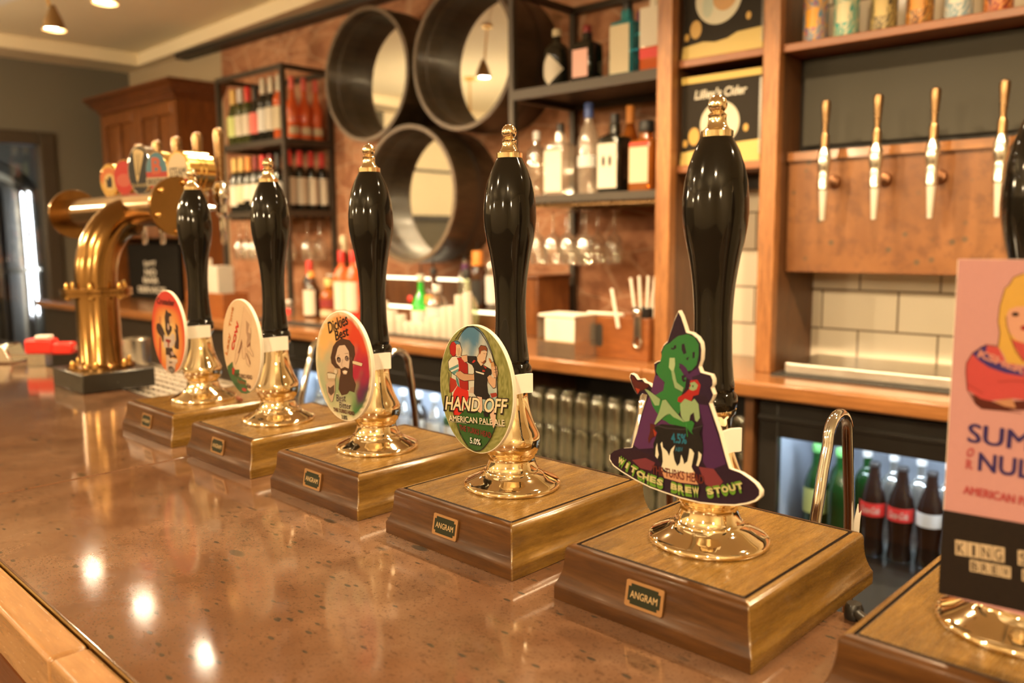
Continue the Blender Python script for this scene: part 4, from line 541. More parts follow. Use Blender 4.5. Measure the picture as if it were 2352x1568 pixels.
def clip_arms(o, z, m):
    """white plastic fork that grips the pillar behind the clip"""
    b = MB()
    for s in (1, -1):
        p = [(s * .0245, -.064), (s * .0245, -.010), (s * .0285, -.005), (s * .0285, -.001), (s * .0260, -.001), (s * .0212, -.008), (s * .0212, -.064)]
        if s < 0: p = p[::-1]
        k = len(b.v); n = len(p); b.v += [(q[0] + ax, q[1] - .004, z - .0105) for q in p] + [(q[0] + ax, q[1] - .004, z + .0105) for q in p]
        b.face([k + i for i in range(n)][::-1]); b.face([k + n + i for i in range(n)])
        for i in range(n): j = (i + 1) % n; b.face([k + i, k + j, k + n + j, k + n + i])
    b.box(-.0245 + ax, .0245 + ax, -.069, -.064, z - .0105, z + .0105)
    return b.build('clip_holder', m, o)
FN = dict(grass=c_grass, rainbow=c_rainbow, crusader=c_crus, cow=c_cow)
CLIPY = .595 - PY
for i, nm in enumerate(('crusader', 'cow', 'rainbow', 'grass', 'witch', 'pink')):
    a = ART[nm]; U = 1e-4; zc = 1.265 - BZ
    b = MB()
    if 'ell' in a:
        cx, cz, rx, rz = [t * U for t in a['ell']]
        out = [(cx + rx * math.cos(2 * math.pi * j / 72), cz + rz * math.sin(2 * math.pi * j / 72)) for j in range(72)]
    elif 'outline' in a: out = [(p[0] * U, p[1] * U) for p in a['outline']]
    else: out = [(-.0400, .1487), (-.0400, -.0794), (.0385, -.0794), (.0385, .1487)]
    b.prism(out, .0, .0050)
    pc = b.build('pump_clip', plain('clip_edge_' + nm, (.70, .63, .51), .45, var=.02), pumps[i], (0, CLIPY, zc), bevel=.0006)
    b = MB()
    if 'ell' in a: oval(b, cx, cz, rx * .985, rz * .985, FN[nm], -.0003, 30 if nm == 'grass' else 22, 96 if nm == 'grass' else 72)
    elif nm == 'witch':
        mx = sum(p[0] for p in out) / len(out); mz = sum(p[1] for p in out) / len(out)
        b.poly([(mx + (p[0] - mx) * .985, -.0003, mz + (p[1] - mz) * .985) for p in out], 0, ink('260b26'))
    else: b.poly([(p[0] * .985, -.0003, p[1]) for p in out], 0, ink('d89a92'))
    artwork(b, a['items'], -.0005)
    b.build('clip_artwork', INK, pc)
    clip_arms(pumps[i], .150 if nm == 'witch' else (.1715 if nm in ('grass', 'rainbow') else .1735), WHITEP)
# torn paper label on the witch pump's spout and the clear nozzle beside it
b = MB(); b.prism([(-.006, 0), (.006, .001), (.007, .022), (.009, .034), (.004, .028), (.002, .040), (-.004, .018)], -.0004, .0004); b.prism([(-.020, .0), (-.012, .0), (-.018, .022), (-.022, .024)], -.0004, .0004)
b.build('torn_label', PAPER, pumps[4], (.010, .300, -.025), R(-35))
b = MB(); b.lathe([(.006, 0), (.0085, .003), (.0075, .03), (.006, .045)], 20); nz = b.build('spout_nozzle', CLEAR, pumps[3], (.0, .3095, -.295))
b = MB(); b.prism([(0, 0), (.012, .002), (.012, .026), (.0, .022)], -.0005, .0005); b.build('nozzle_tag', PAPER, pumps[3], (.008, .3095, -.29), R(40))
b = MB(); b.tube([(0, 0, 0), (.022, .004, .0)], .0035, 10); b.tube([(.003, 0, .0), (.008, .001, .0)], .0042, 10)
tag(b.build('wooden_peg', plain('peg_wood', (.16, .045, .02), .5), None, (-1.345, .69, BZ + .0563), R(-25)), 'small reddish brown peg lying on the farthest pump base', 'peg')
b = MB(); b.lathe([(.007, 0), (.008, .002), (.008, .010), (.006, .014)], 16); b.tube([(0, 0, .007), (.02, .0, .007)], .0045, 10)
tag(b.build('clamp_knob', BLACKP, None, (-.272, .698, BZ), R(-40)), 'small black knob at the counter edge between the two nearest pumps', 'knob')

# ---------------------------------------------------------------- brass beer font and its tray
ft = thing('beer_font', 'large brass T-shaped beer font with five badges on a black plinth', 'beer font', (-2.01, .70, BZ))
b = MB(); b.box(-.088, .105, -.078, .078, 0, .042); b.build('plinth', plain('black_plinth', (.02, .017, .013), .25, .2), ft, bevel=.0025)
b = MB(); b.lathe([(.072, .042), (.072, .048), (.049, .049), (.0465, .053), (.0458, .212)], 48, cap0=False, cap1=False); b.build('column', BRASSF, ft)
b = MB(); b.lathe([(.045, .205), (.075, .206), (.075, .2135), (.0735, .2145), (.0735, .2150), (.075, .216), (.075, .2235), (.045, .2245)], 48); b.build('joint_flange', BRASSF, ft)
def bolt(par, at, axis='Z', s=.85):
    b = MB(); M = {'Z': Matrix(), 'X': Matrix.Rotation(R(90), 4, 'Y')}[axis]
    b.lathe([(.0075 * s, 0), (.0075 * s, .006 * s), (.0062 * s, .0065 * s), (.0062 * s, .010 * s), (.0050 * s, .014 * s), (.0030 * s, .0165 * s), (.0005, .0175 * s)], 16, (0, 0, 0), 0, M); b.build('bolt', BRASSD, par, at)
for i in range(6):
    a = R(30 + 60 * i); c, s = math.cos(a) * .062, math.sin(a) * .062
    bolt(ft, (c, s, .048)); bolt(ft, (c, s, .2235)); 
    b = MB(); b.lathe([(.0055, .198), (.0065, .2025), (.0065, .2055)], 12, (c, s, 0)); b.build('bolt', BRASSD, ft)
b = MB(); pts = [(0, 0, .222), (0, 0, .232)]
for i in range(0, 13): a = R(90) * i / 12; pts.append((0, .098 - .098 * math.cos(a), .238 + .148 * math.sin(a)))
b.tube(pts, .0450, 40); b.build('elbow', BRASSF, ft)
CYY, CYZ = .095, .400
XR = Matrix.Rotation(R(90), 4, 'Y')
b = MB(); b.lathe([(.039, -.385), (.039, .235)], 44, (0, CYY, CYZ), 0, XR); b.build('cross_pipe', BRASSF, ft)
for x0, x1, nm in ((.235, .247, 1), (-.397, -.385, 0)):
    b = MB(); b.lathe([(.040, x0), (.0635, x0), (.0640, x0 + .001), (.0640, x1 - .001), (.0635, x1), (.002, x1)], 56, (0, CYY, CYZ), 0, XR); e = b.build('end_flange', BRASSF, ft)
    for i in range(6):
        a = R(60 * i + 20)
        o_ = (x1 if nm else x0 - .0, CYY + .052 * math.cos(a), CYZ + .052 * math.sin(a))
        b = MB(); M = Matrix.Rotation(R(90 if nm else -90), 4, 'Y'); b.lathe([(.0062, -.002), (.0062, .004), (.0052, .008), (.0030, .0105), (.0005, .0115)], 14, o_, 0, M); b.build('bolt', BRASSD, ft)
for i, x in enumerate((-.23, -.12, -.01, .10, .205)):
    t = MB(); y0 = CYY + .035
    t.tube([(x, y0, CYZ), (x, y0 + .06, CYZ)], .0075, 14); t.build('tap_shank', CHROME, ft)
    t = MB(); y = CYY + .115
    t.lathe([(.004, CYZ - .082), (.0065, CYZ - .078), (.0085, CYZ - .02), (.013, CYZ - .016), (.0145, CYZ - .006), (.0145, CYZ + .012), (.018, CYZ + .02), (.0195, CYZ + .036), (.016, CYZ + .052), (.0105, CYZ + .058)], 24, (x, y, 0)); tap = t.build('tap', CHROME, ft)
    t = MB(); t.lathe([(.0075, CYZ + .057), (.0085, CYZ + .085), (.0115, CYZ + .14), (.0125, CYZ + .165), (.010, CYZ + .175), (.003, CYZ + .178)], 20, (x, y, 0)); t.build('tap_lever', BRONZE, ft)
YN = Matrix.Rotation(R(90), 4, 'X')        # lathe axis turned to face the customers
badges = [('orange badge with a small black cat shape', 'oval', .031, .041), ('red badge', 'oval', .032, .043), ('black harp badge with a chrome rim', 'shield', .036, .056), ('blue and red badge with a large letter B', 'oval', .032, .046), ('brass drum badge with a cream face', 'drum', .043, .043)]
for i, (lab, kind, rx, rz) in enumerate(badges):
    x = -.145 + .0925 * i; zc = CYZ + .037 + rz * .93; y = CYY + (.012 if kind != 'drum' else .02)
    bd = bpy.data.objects.new('badge', None); C.objects.link(bd); bd.parent = ft; bd.location = (x, y, zc); bd.rotation_euler = (0, 0, R(8 if kind == 'drum' else 24)); bd['label'] = lab
    out = [(rx * math.cos(2 * math.pi * j / 48), rz * math.sin(2 * math.pi * j / 48)) for j in range(48)]
    depth = .055 if kind == 'drum' else .020
    b = MB(); b.prism(out, -.012, depth); b.build('badge_body', BRASSD if kind != 'shield' else CHROME, bd, bevel=.003)
    b = MB(); yy = -.0124; M = lambda px, pz: Matrix.Translation((px, yy - .0006, pz)) @ Matrix.Rotation(R(90), 4, 'X')
    if i == 0:
        b.poly([(p[0] * .9, yy, p[1] * .9) for p in out], 0, hx('ac853e')); b.poly([(p[0] * .9, yy - .0001, .008 + p[1] * .55) for p in out], 0, hx('a55a27')); b.poly([(p[0] * .6 + .002, yy - .0002, -.004 + p[1] * .5) for p in out], 0, hx('b19158'))
        b.poly([(q[0] * .001, yy - .0004, q[1] * .001) for q in ((-7, -17), (9, -17), (10, -2), (8, 6), (9, 12), (5, 8), (1, 8), (-2, 12), (-2, 4), (-5, 0), (-9, 5), (-12, 3), (-8, -4))], 0, hx('110e0b'))
    elif i == 1:
        b.poly([(p[0] * .92, yy, p[1] * .92) for p in out], 0, hx('991f14')); b.poly([(p[0] * .7, yy - .0001, -.006 + p[1] * .35) for p in out], 0, hx('9f4836'))
    elif i == 2:
        b.poly([(p[0] * .90, yy, p[1] * .93) for p in out], 0, hx('0e0c0a'))
        harp = [(-14, 40), (-6, 44), (4, 41), (12, 38), (14, 34), (6, 10), (-2, -14), (-6, -26), (-9, -20), (-12, 6)]
        b.poly([(q[0] * .0011, yy - .0003, q[1] * .0011) for q in harp], 0, hx('ad9466'))
        for k in range(4): b.poly([((-8 + k * 4) * .0011, yy - .0005, .036), ((-7 + k * 4) * .0011, yy - .0005, .036), ((-6 + k * 1.5) * .0011, yy - .0005, -.012), ((-7 + k * 1.5) * .0011, yy - .0005, -.012)], 0, hx('2a2011'))
        b.text('GUINNESS', M(0, -.038), .05, .008, .02, col=hx('94825e'), align='C')
    elif i == 3:
        b.poly([(p[0] * .92, yy, p[1] * .92) for p in out], 0, hx('3a616f')); b.poly([(p[0] * .92, yy - .0001, p[1] * .92) for p in out if p[1] < .006], 0, hx('912a1f'))
        b.poly([(-rx * .95, yy - .0002, -.030), (rx * .95, yy - .0002, -.030), (rx * .95, yy - .0002, -.012), (-rx * .95, yy - .0002, -.012)], 0, hx('94856a'))
        b.text('B', M(0, -.004), .026, .036, .06, col=hx('994226'), align='C'); b.text('BRIXTON', M(0, -.027), .052, .012, .03, col=hx('1f1711'), align='C')
    else:
        b.poly([(p[0] * .86, yy, p[1] * .86) for p in out], 0, hx('ad9979')); b.poly([(-.034, yy - .0002, -.026), (.034, yy - .0002, -.026), (.036, yy - .0002, -.018), (-.036, yy - .0002, -.018)], 0, hx('991a14'))
        b.text('STEAM', M(0, -.012), .060, .020, .03, col=hx('2a231d'), align='C')
    b.build('badge_face', INK, bd)
    if kind == 'drum':
        for yr in (.018, .030):
            b = MB(); b.lathe([(.0432, -.002), (.0445, 0), (.0432, .002)], 48, (0, yr, 0), 0, YN, cap0=False, cap1=False); b.build('drum_hoop', BRASSD, bd)
tr = thing('drip_tray', 'perforated steel drip tray beside the brass font, behind the farthest pump', 'drip tray', (-1.96, .795, BZ - .018), 0)
b = MB(); b.box(-.42, .42, -.085, .125, 0, .006); b.box(-.42, .42, -.089, -.083, 0, .018); b.box(-.42, .42, .121, .127, 0, .018); b.box(-.424, -.418, -.089, .127, 0, .018); b.box(.418, .424, -.089, .127, 0, .018); b.build('tray', STEEL, tr)
b = MB()
for i in range(28):
    for j in range(7): x, y = -.40 + i * .0295 + (.0147 if j % 2 else 0), -.068 + j * .029; b.box(x - .010, x + .010, y - .008, y + .008, .006, .0115)
b.build('tray_grille', plain('grille_steel', (.70, .64, .56), .3, .8), tr)
b = MB(); b.box(-.39, .39, -.06, .10, -.6, 0); b.build('tray_box', BLACKP, tr)
# red dispenser head, chrome block and steel cup at the far end of the bar
rd = thing('dispenser_head', 'red plastic dispenser head with a clear hose, left of the brass font', 'dispenser', (-2.43, .722, BZ + .0325), R(44.3))
b = MB(); b.box(-.062, .012, -.02, .02, 0, .040); b.box(.0, .062, -.016, .016, -.002, .030); b.build('red_body', plain('red_plastic', (.72, .03, .02), .3), rd, bevel=.006)
b = MB(); b.box(-.036, .002, -.013, .013, .039, .049); b.build('white_button', WHITEP, rd, bevel=.003)
b = MB(); b.tube([(.060, 0, .014), (.075, 0, .012), (.086, 0, .0), (.092, 0, -.02), (.094, 0, -.034)], .006, 12); b.build('clear_hose', CLEAR, rd)
b = MB(); b.box(-.058, -.01, -.016, .016, -.032, 0.0); b.box(-.105, -.02, -.010, .010, -.010, -.001); b.build('bracket', STEEL, rd)
b = MB(); b.prism([(-.05, 0), (.05, 0), (.028, .052), (-.05, .062)], -.04, .04)
tag(b.build('chrome_block', CHROME, None, (-2.60, .650, BZ), R(44), bevel=.006), 'sloping chrome block on the bar, cut by the left edge of the photo', 'bar fitting')
cp = MB(); cp.lathe([(.030, 0), (.034, .004), (.037, .075), (.0355, .076), (.033, .01), (0, .008)], 36)
tag(cp.build('steel_cup', STEEL, None, (-2.28, .885, BZ - .0065)), 'small shiny steel cup behind the brass column', 'cup')

# ---------------------------------------------------------------- back bar carcass
WT = 1.03
wk = thing('back_counter', 'long orange oak back counter along the wall', 'counter', BO, TH)
b = MB(); b.box(-6.35, -1.478, 0, .748, WT - .046, WT); b.box(-1.478, 1.4, 0, .4695, WT - .046, WT); b.build('worktop', OAK_X, wk, bevel=.008, seg=3)
slab('trim_6', -6.35, 1.4, .4665, .4695, .092, WT - .05, BLACKT, True); slab('baseboard_back', -6.35, 1.4, .08, .465, 0, .09, BLACKT, True)
b = MB(); b.box(-6.35, -3.515, .05, .466, .09, WT - .047); tag(b.build('dark_void_fill', plain('dark_void_fill', (.028, .018, .010), .5), None, BO, TH), 'dark fill for the shaded void under the far end of the back counter', 'void fill')  # dark box stands in for the shaded void under the counter
for x, l in ((-1.163, 'orange upright board left of the right fridge'), (-2.10, 'orange upright board left of the pint glasses'), (-3.51, 'orange upright board left of the middle fridge')):
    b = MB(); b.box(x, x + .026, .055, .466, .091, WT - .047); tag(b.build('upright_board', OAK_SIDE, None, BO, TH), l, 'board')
b = MB(); b.box(-3.95, -2.26, .10, .19, WT, WT + .006)
tag(b.build('bar_mat', RUBBER, None, BO, TH), 'long black rubber mat on the back counter under the white tubes', 'mat')
st = thing('display_step', 'two-tier step with glowing edges at the wall under the round mirrors', 'shelf', BO, TH)
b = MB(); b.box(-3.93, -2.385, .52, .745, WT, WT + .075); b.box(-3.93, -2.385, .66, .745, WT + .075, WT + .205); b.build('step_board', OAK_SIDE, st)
for v, z in ((.516, WT + .068), (.656, WT + .196)):
    b = MB(); b.box(-3.50, -2.39, v - .004, v + .004, z, z + .012); b.build('light_strip', LEDGLOW, st)
    b = MB(); b.box(-3.93, -3.51, v - .004, v + .004, z, z + .010); b.build('step_edge', PAPER, st)
# glass front fridges
def fridge(u0, u1, label, ztop, bar=False, power=1.3):
    o = thing('bar_fridge', label, 'fridge', BO, TH, 'glass front fridges under the back counter'); k = plain('fridge_black', (.016, .014, .012), .35)
    b = MB(); b.box(u0, u1, .10, .465, .09, .12); b.box(u0, u1, .44, .465, .12, .975); b.box(u0, u0 + .03, .10, .44, .12, .975); b.box(u1 - .03, u1, .10, .44, .12, .975); b.box(u0, u1, .10, .44, .945, .975); b.build('fridge_body', k, o)
    b = MB(); b.box(u0 + .031, u1 - .031, .43, .4395, .121, .944); b.box(u0 + .031, u0 + .036, .12, .43, .121, .944); b.box(u1 - .036, u1 - .031, .12, .43, .121, .944); b.build('fridge_lining', plain('fridge_lining', (.30, .33, .38), .4), o)
    f = MB(); f.box(u0 + .004, u0 + .060, .07, .099, .10, .965); f.box(u1 - .060, u1 - .004, .07, .099, .10, .965); f.box(u0 + .060, u1 - .060, .07, .099, ztop, .965); f.box(u0 + .060, u1 - .060, .07, .099, .10, .17)
    if bar: m_ = (u0 + u1) / 2; f.box(m_ - .03, m_ + .03, .07, .099, .17, ztop)
    f.box(u0 + .004, u1 - .004, .060, .070, ztop + .045, ztop + .06); d = f.build('door_frame', k, o, bevel=.003)
    f = MB(); f.box(u0 + .060, u1 - .060, .082, .086, .17, ztop); f.build('door_glass', PANE, o)
    f = MB(); f.box(u0 + .04, u1 - .04, .15, .425, .535, .541); f.build('shelf', thin_glass('fridge_shelf', (.75, .8, .82, 1), .5, .1), o)
    f = MB(); f.tube([(u0 + .08, .16, ztop + .03), (u1 - .08, .16, ztop + .03)], .010, 10); f.build('light_tube', COLDGLOW, o)
    L = bpy.data.lights.new('fridge_light', 'AREA'); L.shape = 'RECTANGLE'; L.size = u1 - u0 - .2; L.size_y = .03; L.energy = power; L.color = (.74, .86, 1.0)
    l = bpy.data.objects.new('fridge_light', L); C.objects.link(l); l.parent = o; l.location = ((u0 + u1) / 2, .155, ztop + .015); l.rotation_euler = (R(25), 0, 0)
    return o
fridge(-1.13, -.10, 'black glass front fridge of cola bottles under the right of the back counter', .868)
fridge(-3.48, -2.13, 'black glass front fridge behind the middle pumps, lit white inside', .83, True, 4.0)

# ---------------------------------------------------------------- posts, boards and shelves of the back bar
def boards(name, label, cat, parts, m, bevel=.003, group=None):
    o = thing(name, label, cat, BO, TH, group)
    for nm, bx, mm in parts: b = MB(); b.box(*bx); b.build(nm, mm or m, o, bevel=bevel)
    return o
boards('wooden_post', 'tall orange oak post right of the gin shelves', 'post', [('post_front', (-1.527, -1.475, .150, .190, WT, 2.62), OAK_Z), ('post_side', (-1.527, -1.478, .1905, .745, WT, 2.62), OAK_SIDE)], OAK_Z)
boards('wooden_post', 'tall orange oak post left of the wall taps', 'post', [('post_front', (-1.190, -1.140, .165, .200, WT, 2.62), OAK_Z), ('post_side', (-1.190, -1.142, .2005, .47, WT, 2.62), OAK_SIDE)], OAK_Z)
boards('wooden_shelf', 'short red-brown shelf under the upper cider box', 'shelf', [('board', (-1.474, -1.191, .19, .4295, 1.938, 1.962), None)], SHELFW)
boards('wooden_shelf', 'short red-brown shelf under the lower cider box, above the cream tiles', 'shelf', [('board', (-1.474, -1.191, .19, .4295, 1.622, 1.646), None), ('dark_rail', (-1.474, -1.191, .38, .4295, 1.575, 1.6215), BLACKT)], SHELFW)
b = MB(); b.box(-1.4735, -1.1915, .43, .469, 1.575, 2.6)
tag(b.build('dark_backing', plain('dark_back_panel', (.02, .013, .008), .6), None, BO, TH), 'dark panel behind the cider boxes', 'panel')
boards('can_shelf', 'long red-brown shelf of drink cans above the grey board', 'shelf', [('board', (-1.139, .9, .185, .469, 1.935, 1.958), None)], SHELFW)
b = MB(); b.box(-1.122, .9, .30, .32, 1.686, 1.928)
tag(b.build('grey_board', CHALK, None, BO, TH), 'plain dark grey board above the wall taps', 'board')
b = MB(); b.box(-1.1395, .9, .322, .469, 1.665, 1.9345)
tag(b.build('board_backing', BLACKT, None, BO, TH), 'black backing showing around the grey board', 'backing')
tb = MB(); tb.box(-1.1395, .9, .245, .275, 1.322, 1.664)
tag(tb.build('tap_board', TAPBOARD, None, BO, TH, bevel=.002), 'mottled copper-brown board that carries the wall taps', 'board')
b = MB(); b.box(-1.1385, .9, .232, .2445, 1.640, 1.664)
tag(b.build('tap_board_rail', OAK_X, None, BO, TH), 'thin orange wooden rail along the top of the tap board', 'rail')

def wall_tap(u, label):
    o = thing('wall_tap', label, 'tap', B(u, .165, 0), TH, 'wall taps')
    b = MB(); b.lathe([(.0055, 1.468), (.0065, 1.470), (.0105, 1.545), (.0115, 1.549)], 24); b.build('tap_nozzle', plain('nozzle_pale_reflection', (.70, .66, .56), .35, .3), o)  # nozzle paler than the tap: bright reflection put into the colour
    b = MB(); b.lathe([(.0120, 1.5495), (.0150, 1.552), (.0150, 1.592), (.0135, 1.596), (.0165, 1.606), (.0185, 1.625), (.0170, 1.645), (.0120, 1.660), (.0090, 1.668)], 28); b.build('tap_body', plain('satin_chrome', (.80, .77, .70), .2, 1.0, var=.04), o)
    b = MB(); b.lathe([(.0110, 1.664), (.0115, 1.690), (.0085, 1.702)], 18); b.build('lever_collar', BRONZE, o)
    b = MB(); b.lathe([(.0070, 1.700), (.0075, 1.712), (.0108, 1.755), (.0126, 1.775), (.0112, 1.786), (.004, 1.790)], 20, sq=.0); b.build('tap_lever', BRONZE, o)
    b = MB(); b.tube([(0, .0, 1.575), (0, .079, 1.575)], .009, 14); b.build('tap_shank', CHROME, o)
    b = MB(); b.lathe([(.0, .0), (.017, .0), (.019, .006), (.015, .014), (.009, .016)], 20, (0, .0795, 1.575), 0, Matrix.Rotation(R(90), 4, 'X')); b.build('rosette', plain('copper_rosette', (.25, .12, .06), .35, .9), o)
    return o
tap0 = wall_tap(-1.004, 'chrome wall tap with a bronze lever, leftmost of the four')
for u, l in ((-.868, 'chrome wall tap with a bronze lever, second from the wooden post'), (-.731, 'chrome wall tap with a bronze lever, third from the wooden post'), (-.580, 'chrome wall tap with a bronze lever, tallest in view, beside the nearest pump handle')):
    c = copy_tree(tap0); c.location = B(u, .165, 0); c['label'] = l
dt = thing('drip_tray', 'long steel drip tray standing on a black mat below the wall taps', 'drip tray', BO, TH)
b = MB(); b.box(-1.095, .3, .160, .40, WT + .006, WT + .036); b.build('tray', plain('bright_tray_steel', (.62, .59, .53), .32, .9), dt, bevel=.004)
b = MB(); b.box(-1.09, .3, .163, .397, WT + .0362, WT + .0366); b.build('tray_rim', STEEL, dt)
b = MB(); b.box(-1.122, .3, .125, .42, WT, WT + .0058); b.build('tray_mat', RUBBER, dt)

# ---------------------------------------------------------------- cans
cans = [('3a7fa8', 'e0a030', 'c83028', 'blue tropical drink can, leftmost on the can shelf'), ('2f8f86', 'd8cfa8', '58b0a0', 'teal and green drink can, second on the can shelf'), ('3a3428', 'c8b070', 'b09858', 'dark can with a pale bird shape, third on the can shelf'), ('4a2c18', 'd8923a', 'e0b060', 'brown and orange can, fourth on the can shelf'), ('6f93a4', 'd8d4c4', 'a8b8bc', 'pale blue can, fifth on the can shelf'), ('8a2a1c', 'd89048', '302018', 'red and orange can, last before the right edge')]
for i, (c1, c2, c3, lab) in enumerate(cans):
    u = (-1.084, -.998, -.898, -.808, -.716, -.626)[i]; o = thing('drink_can', lab, 'can', B(u, .27, 1.958), TH, 'drink cans on the top right shelf')
    n = N('can_print_' + str(i)); v = n.coords((1, 1, .7)); a = n.noise(v, 24, 3, .5, 1.5); z = n.noise(v, 55, 2, .5, .5)
    col = n.ramp(a, [(.38, hx(c1)), (.47, hx(c2)), (.54, hx(c1)), (.62, hx(c3))]); n.set(Base_Color=col, Roughness=.3, Metallic=.0)
    b = MB(); b.lathe([(.026, 0), (.031, .004), (.033, .010), (.033, .140), (.029, .151), (.0265, .156)], 36); b.build('can_body', n.m, o)
    b = MB(); b.lathe([(.0268, .155), (.0270, .158), (.0255, .158), (.025, .155), (0, .155)], 30); b.build('can_lid', CHROME, o)
    b = MB(); b.band(.0331, .045, .095, -.5, .5, 12); b.build('can_label', plain('can_patch_%d' % i, hx(c2), .4), o)

# ---------------------------------------------------------------- cider boxes
def cider(z0, z1, label, text, circ):
    o = thing('cider_box', label, 'box', B(-1.340, .205, z0), TH, 'black and yellow cider boxes'); W, H = .131, z1 - z0
    b = MB(); b.box(-W, W, 0, .19, 0, H); b.build('carton', plain('box_card', (.016, .012, .008), .6, Specular_IOR_Level=.12), o, bevel=.008)
    b = MB(); y = -.0006
    wave = [(-W, 0), (W, 0), (W, .062), (.05, .058), (.02, .045), (-.02, .040), (-.06, .046), (-W, .038)]
    b.poly([(p[0], y, p[1]) for p in wave], 0, ink('f2ce78'))
    b.poly([(-W, y, H - .022), (W, y, H - .022), (W, y, H - .002), (-W, y, H - .002)], 0, ink('eec86a'))
    cx, cz, r = circ
    b.poly([(cx + r * math.cos(2 * math.pi * k / 40), y - .0001, cz + r * math.sin(2 * math.pi * k / 40)) for k in range(40)], 0, ink('f6e8c4'))
    if text: b.text('Lilley\'s', Matrix.Translation((-.085, y - .0003, H - .070)) @ Matrix.Rotation(R(90), 4, 'X'), .088, .026, .05, .15, col=ink('f2e4c8')); b.text('Cider', Matrix.Translation((.012, y - .0003, H - .070)) @ Matrix.Rotation(R(90), 4, 'X'), .072, .026, .05, .15, col=ink('f2e4c8'))
    else:
        b.poly([(cx + .02 + .042 * math.cos(2 * math.pi * k / 30), y - .0003, cz + .01 + .050 * math.sin(2 * math.pi * k / 30)) for k in range(30)], 0, ink('e8b070')); b.poly([(cx + .014 + .026 * math.cos(2 * math.pi * k / 24), y - .0005, cz + .026 + .03 * math.sin(2 * math.pi * k / 24)) for k in range(24)], 0, ink('d4553c')); b.poly([(cx - .034 + .018 * math.cos(2 * math.pi * k / 20), y - .0006, cz - .018 + .034 * math.sin(2 * math.pi * k / 20)) for k in range(20)], 0, ink('d8dcc0'))
    for px, pz, pr_ in ((-.085, .085, .019), (.085, .098, .008), (-.115, .066, .008)):
        b.poly([(px + pr_ * math.cos(2 * math.pi * k / 20), y - .0004, pz + pr_ * 1.4 * math.sin(2 * math.pi * k / 20)) for k in range(20)], 0, ink('e8b45a'))
    b.build('box_print', INK, o)
    tape = thin_glass('clear_tape', (.9, .88, .8, 1), .6, .25, .15)
    for x_ in (-W - .001, W - .006): b = MB(); b.box(x_, x_ + .007, -.0016, .19, .02, H - .03); b.build('clear_tape', tape, o)
cider(1.646, 1.912, 'dark cider box with white script lettering, behind the tallest pump finial', True, (0, .118, .064))
cider(1.962, 2.27, 'dark cider box with an orange picture, cut by the top edge of the photo', False, (-.012, .165, .075))

# ---------------------------------------------------------------- metal shelf racks
def rack(name, label, u0, u1, v0, v1, levels, ztop, t, depths, extra=()):
    o = thing(name, label, 'shelf rack', BO, TH); h = t / 2
    for u in (u0 + h, u1 - h):
        for v in (v0 + h, v1 - h): b = MB(); b.box(u - h, u + h, v - h, v + h, WT, ztop); b.build('rack_upright', IRON, o)
    b = MB()
    for v in (v0 + h, v1 - h): b.box(u0 + t, u1 - t, v - h, v + h, ztop - t, ztop)
    for u in (u0 + h, u1 - h): b.box(u - h, u + h, v0 + t, v1 - t, ztop - t, ztop)
    b.build('rack_top_frame', IRON, o)
    for z, d in zip(levels, depths):
        b = MB()
        for v in (v0 + h, v1 - h): b.box(u0 + t, u1 - t, v - h, v + h, z - d, z)
        for u in (u0 + h, u1 - h): b.box(u - h, u + h, v0 + t, v1 - t, z - d, z)
        b.box(u0 + t, u1 - t, v0 + t, v1 - t, z - .012, z - .004); b.build('rack_shelf', IRON, o)
    b = MB(); z = levels[-1] - depths[-1] - .012
    for k in range(5):
        v = v0 + t + (v1 - v0 - 2 * t) * (k + .5) / 5; b.box(u0 + t, u1 - t, v - .004, v + .004, z, z + .012)
    b.build('glass_rail', BRONZE, o); return o
GV0, GV1 = .33, .735
rack('gin_rack', 'dark metal shelf rack of spirits left of the orange post', -2.295, -1.532, GV0, GV1, (1.983, 1.585), 2.36, .024, (.036, .028))
WV0, WV1 = .425, .745
rack('wine_rack', 'dark metal shelf rack of wine bottles beside the mahogany cabinet', -4.605, -3.945, WV0, WV1, (1.958, 1.583), 2.333, .024, (.034, .034))

# ---------------------------------------------------------------- bottles
SHAPES = {
 'wine': [(.90, 0), (1, .015), (1, .60), (.93, .66), (.62, .725), (.40, .765), (.365, .80), (.355, .985), (.41, .987), (.41, 1.0)],
 'sloped': [(.90, 0), (1, .015), (1, .46), (.92, .54), (.62, .68), (.40, .77), (.36, .82), (.35, .985), (.41, .987), (.41, 1.0)],
 'spirit': [(.92, 0), (1, .02), (1, .60), (.94, .67), (.70, .735), (.42, .775), (.34, .80), (.34, .90)],
 'tall': [(.90, 0), (1, .02), (1, .52), (.95, .60), (.70, .70), (.45, .77), (.38, .82), (.36, .92)],
 'square': [(.94, 0), (1, .015), (1, .66), (.92, .70), (.55, .735), (.36, .75), (.34, .88)],
 'squat': [(.90, 0), (1, .03), (1, .56), (.96, .62), (.62, .70), (.40, .74), (.38, .86)],
 'round': [(.45, 0), (.80, .04), (1, .20), (.98, .34), (.80, .48), (.45, .58), (.30, .63), (.28, .88)],
 'decanter': [(.95, 0), (1, .03), (.80, .12), (.92, .36), (.98, .50), (.72, .58), (.42, .66), (.36, .72), (.34, .90)],
 'coke': [(.88, 0), (.96, .02), (.90, .10), (.82, .22), (.90, .34), (1, .44), (1, .58), (.86, .68), (.52, .82), (.42, .92), (.42, .97)]}
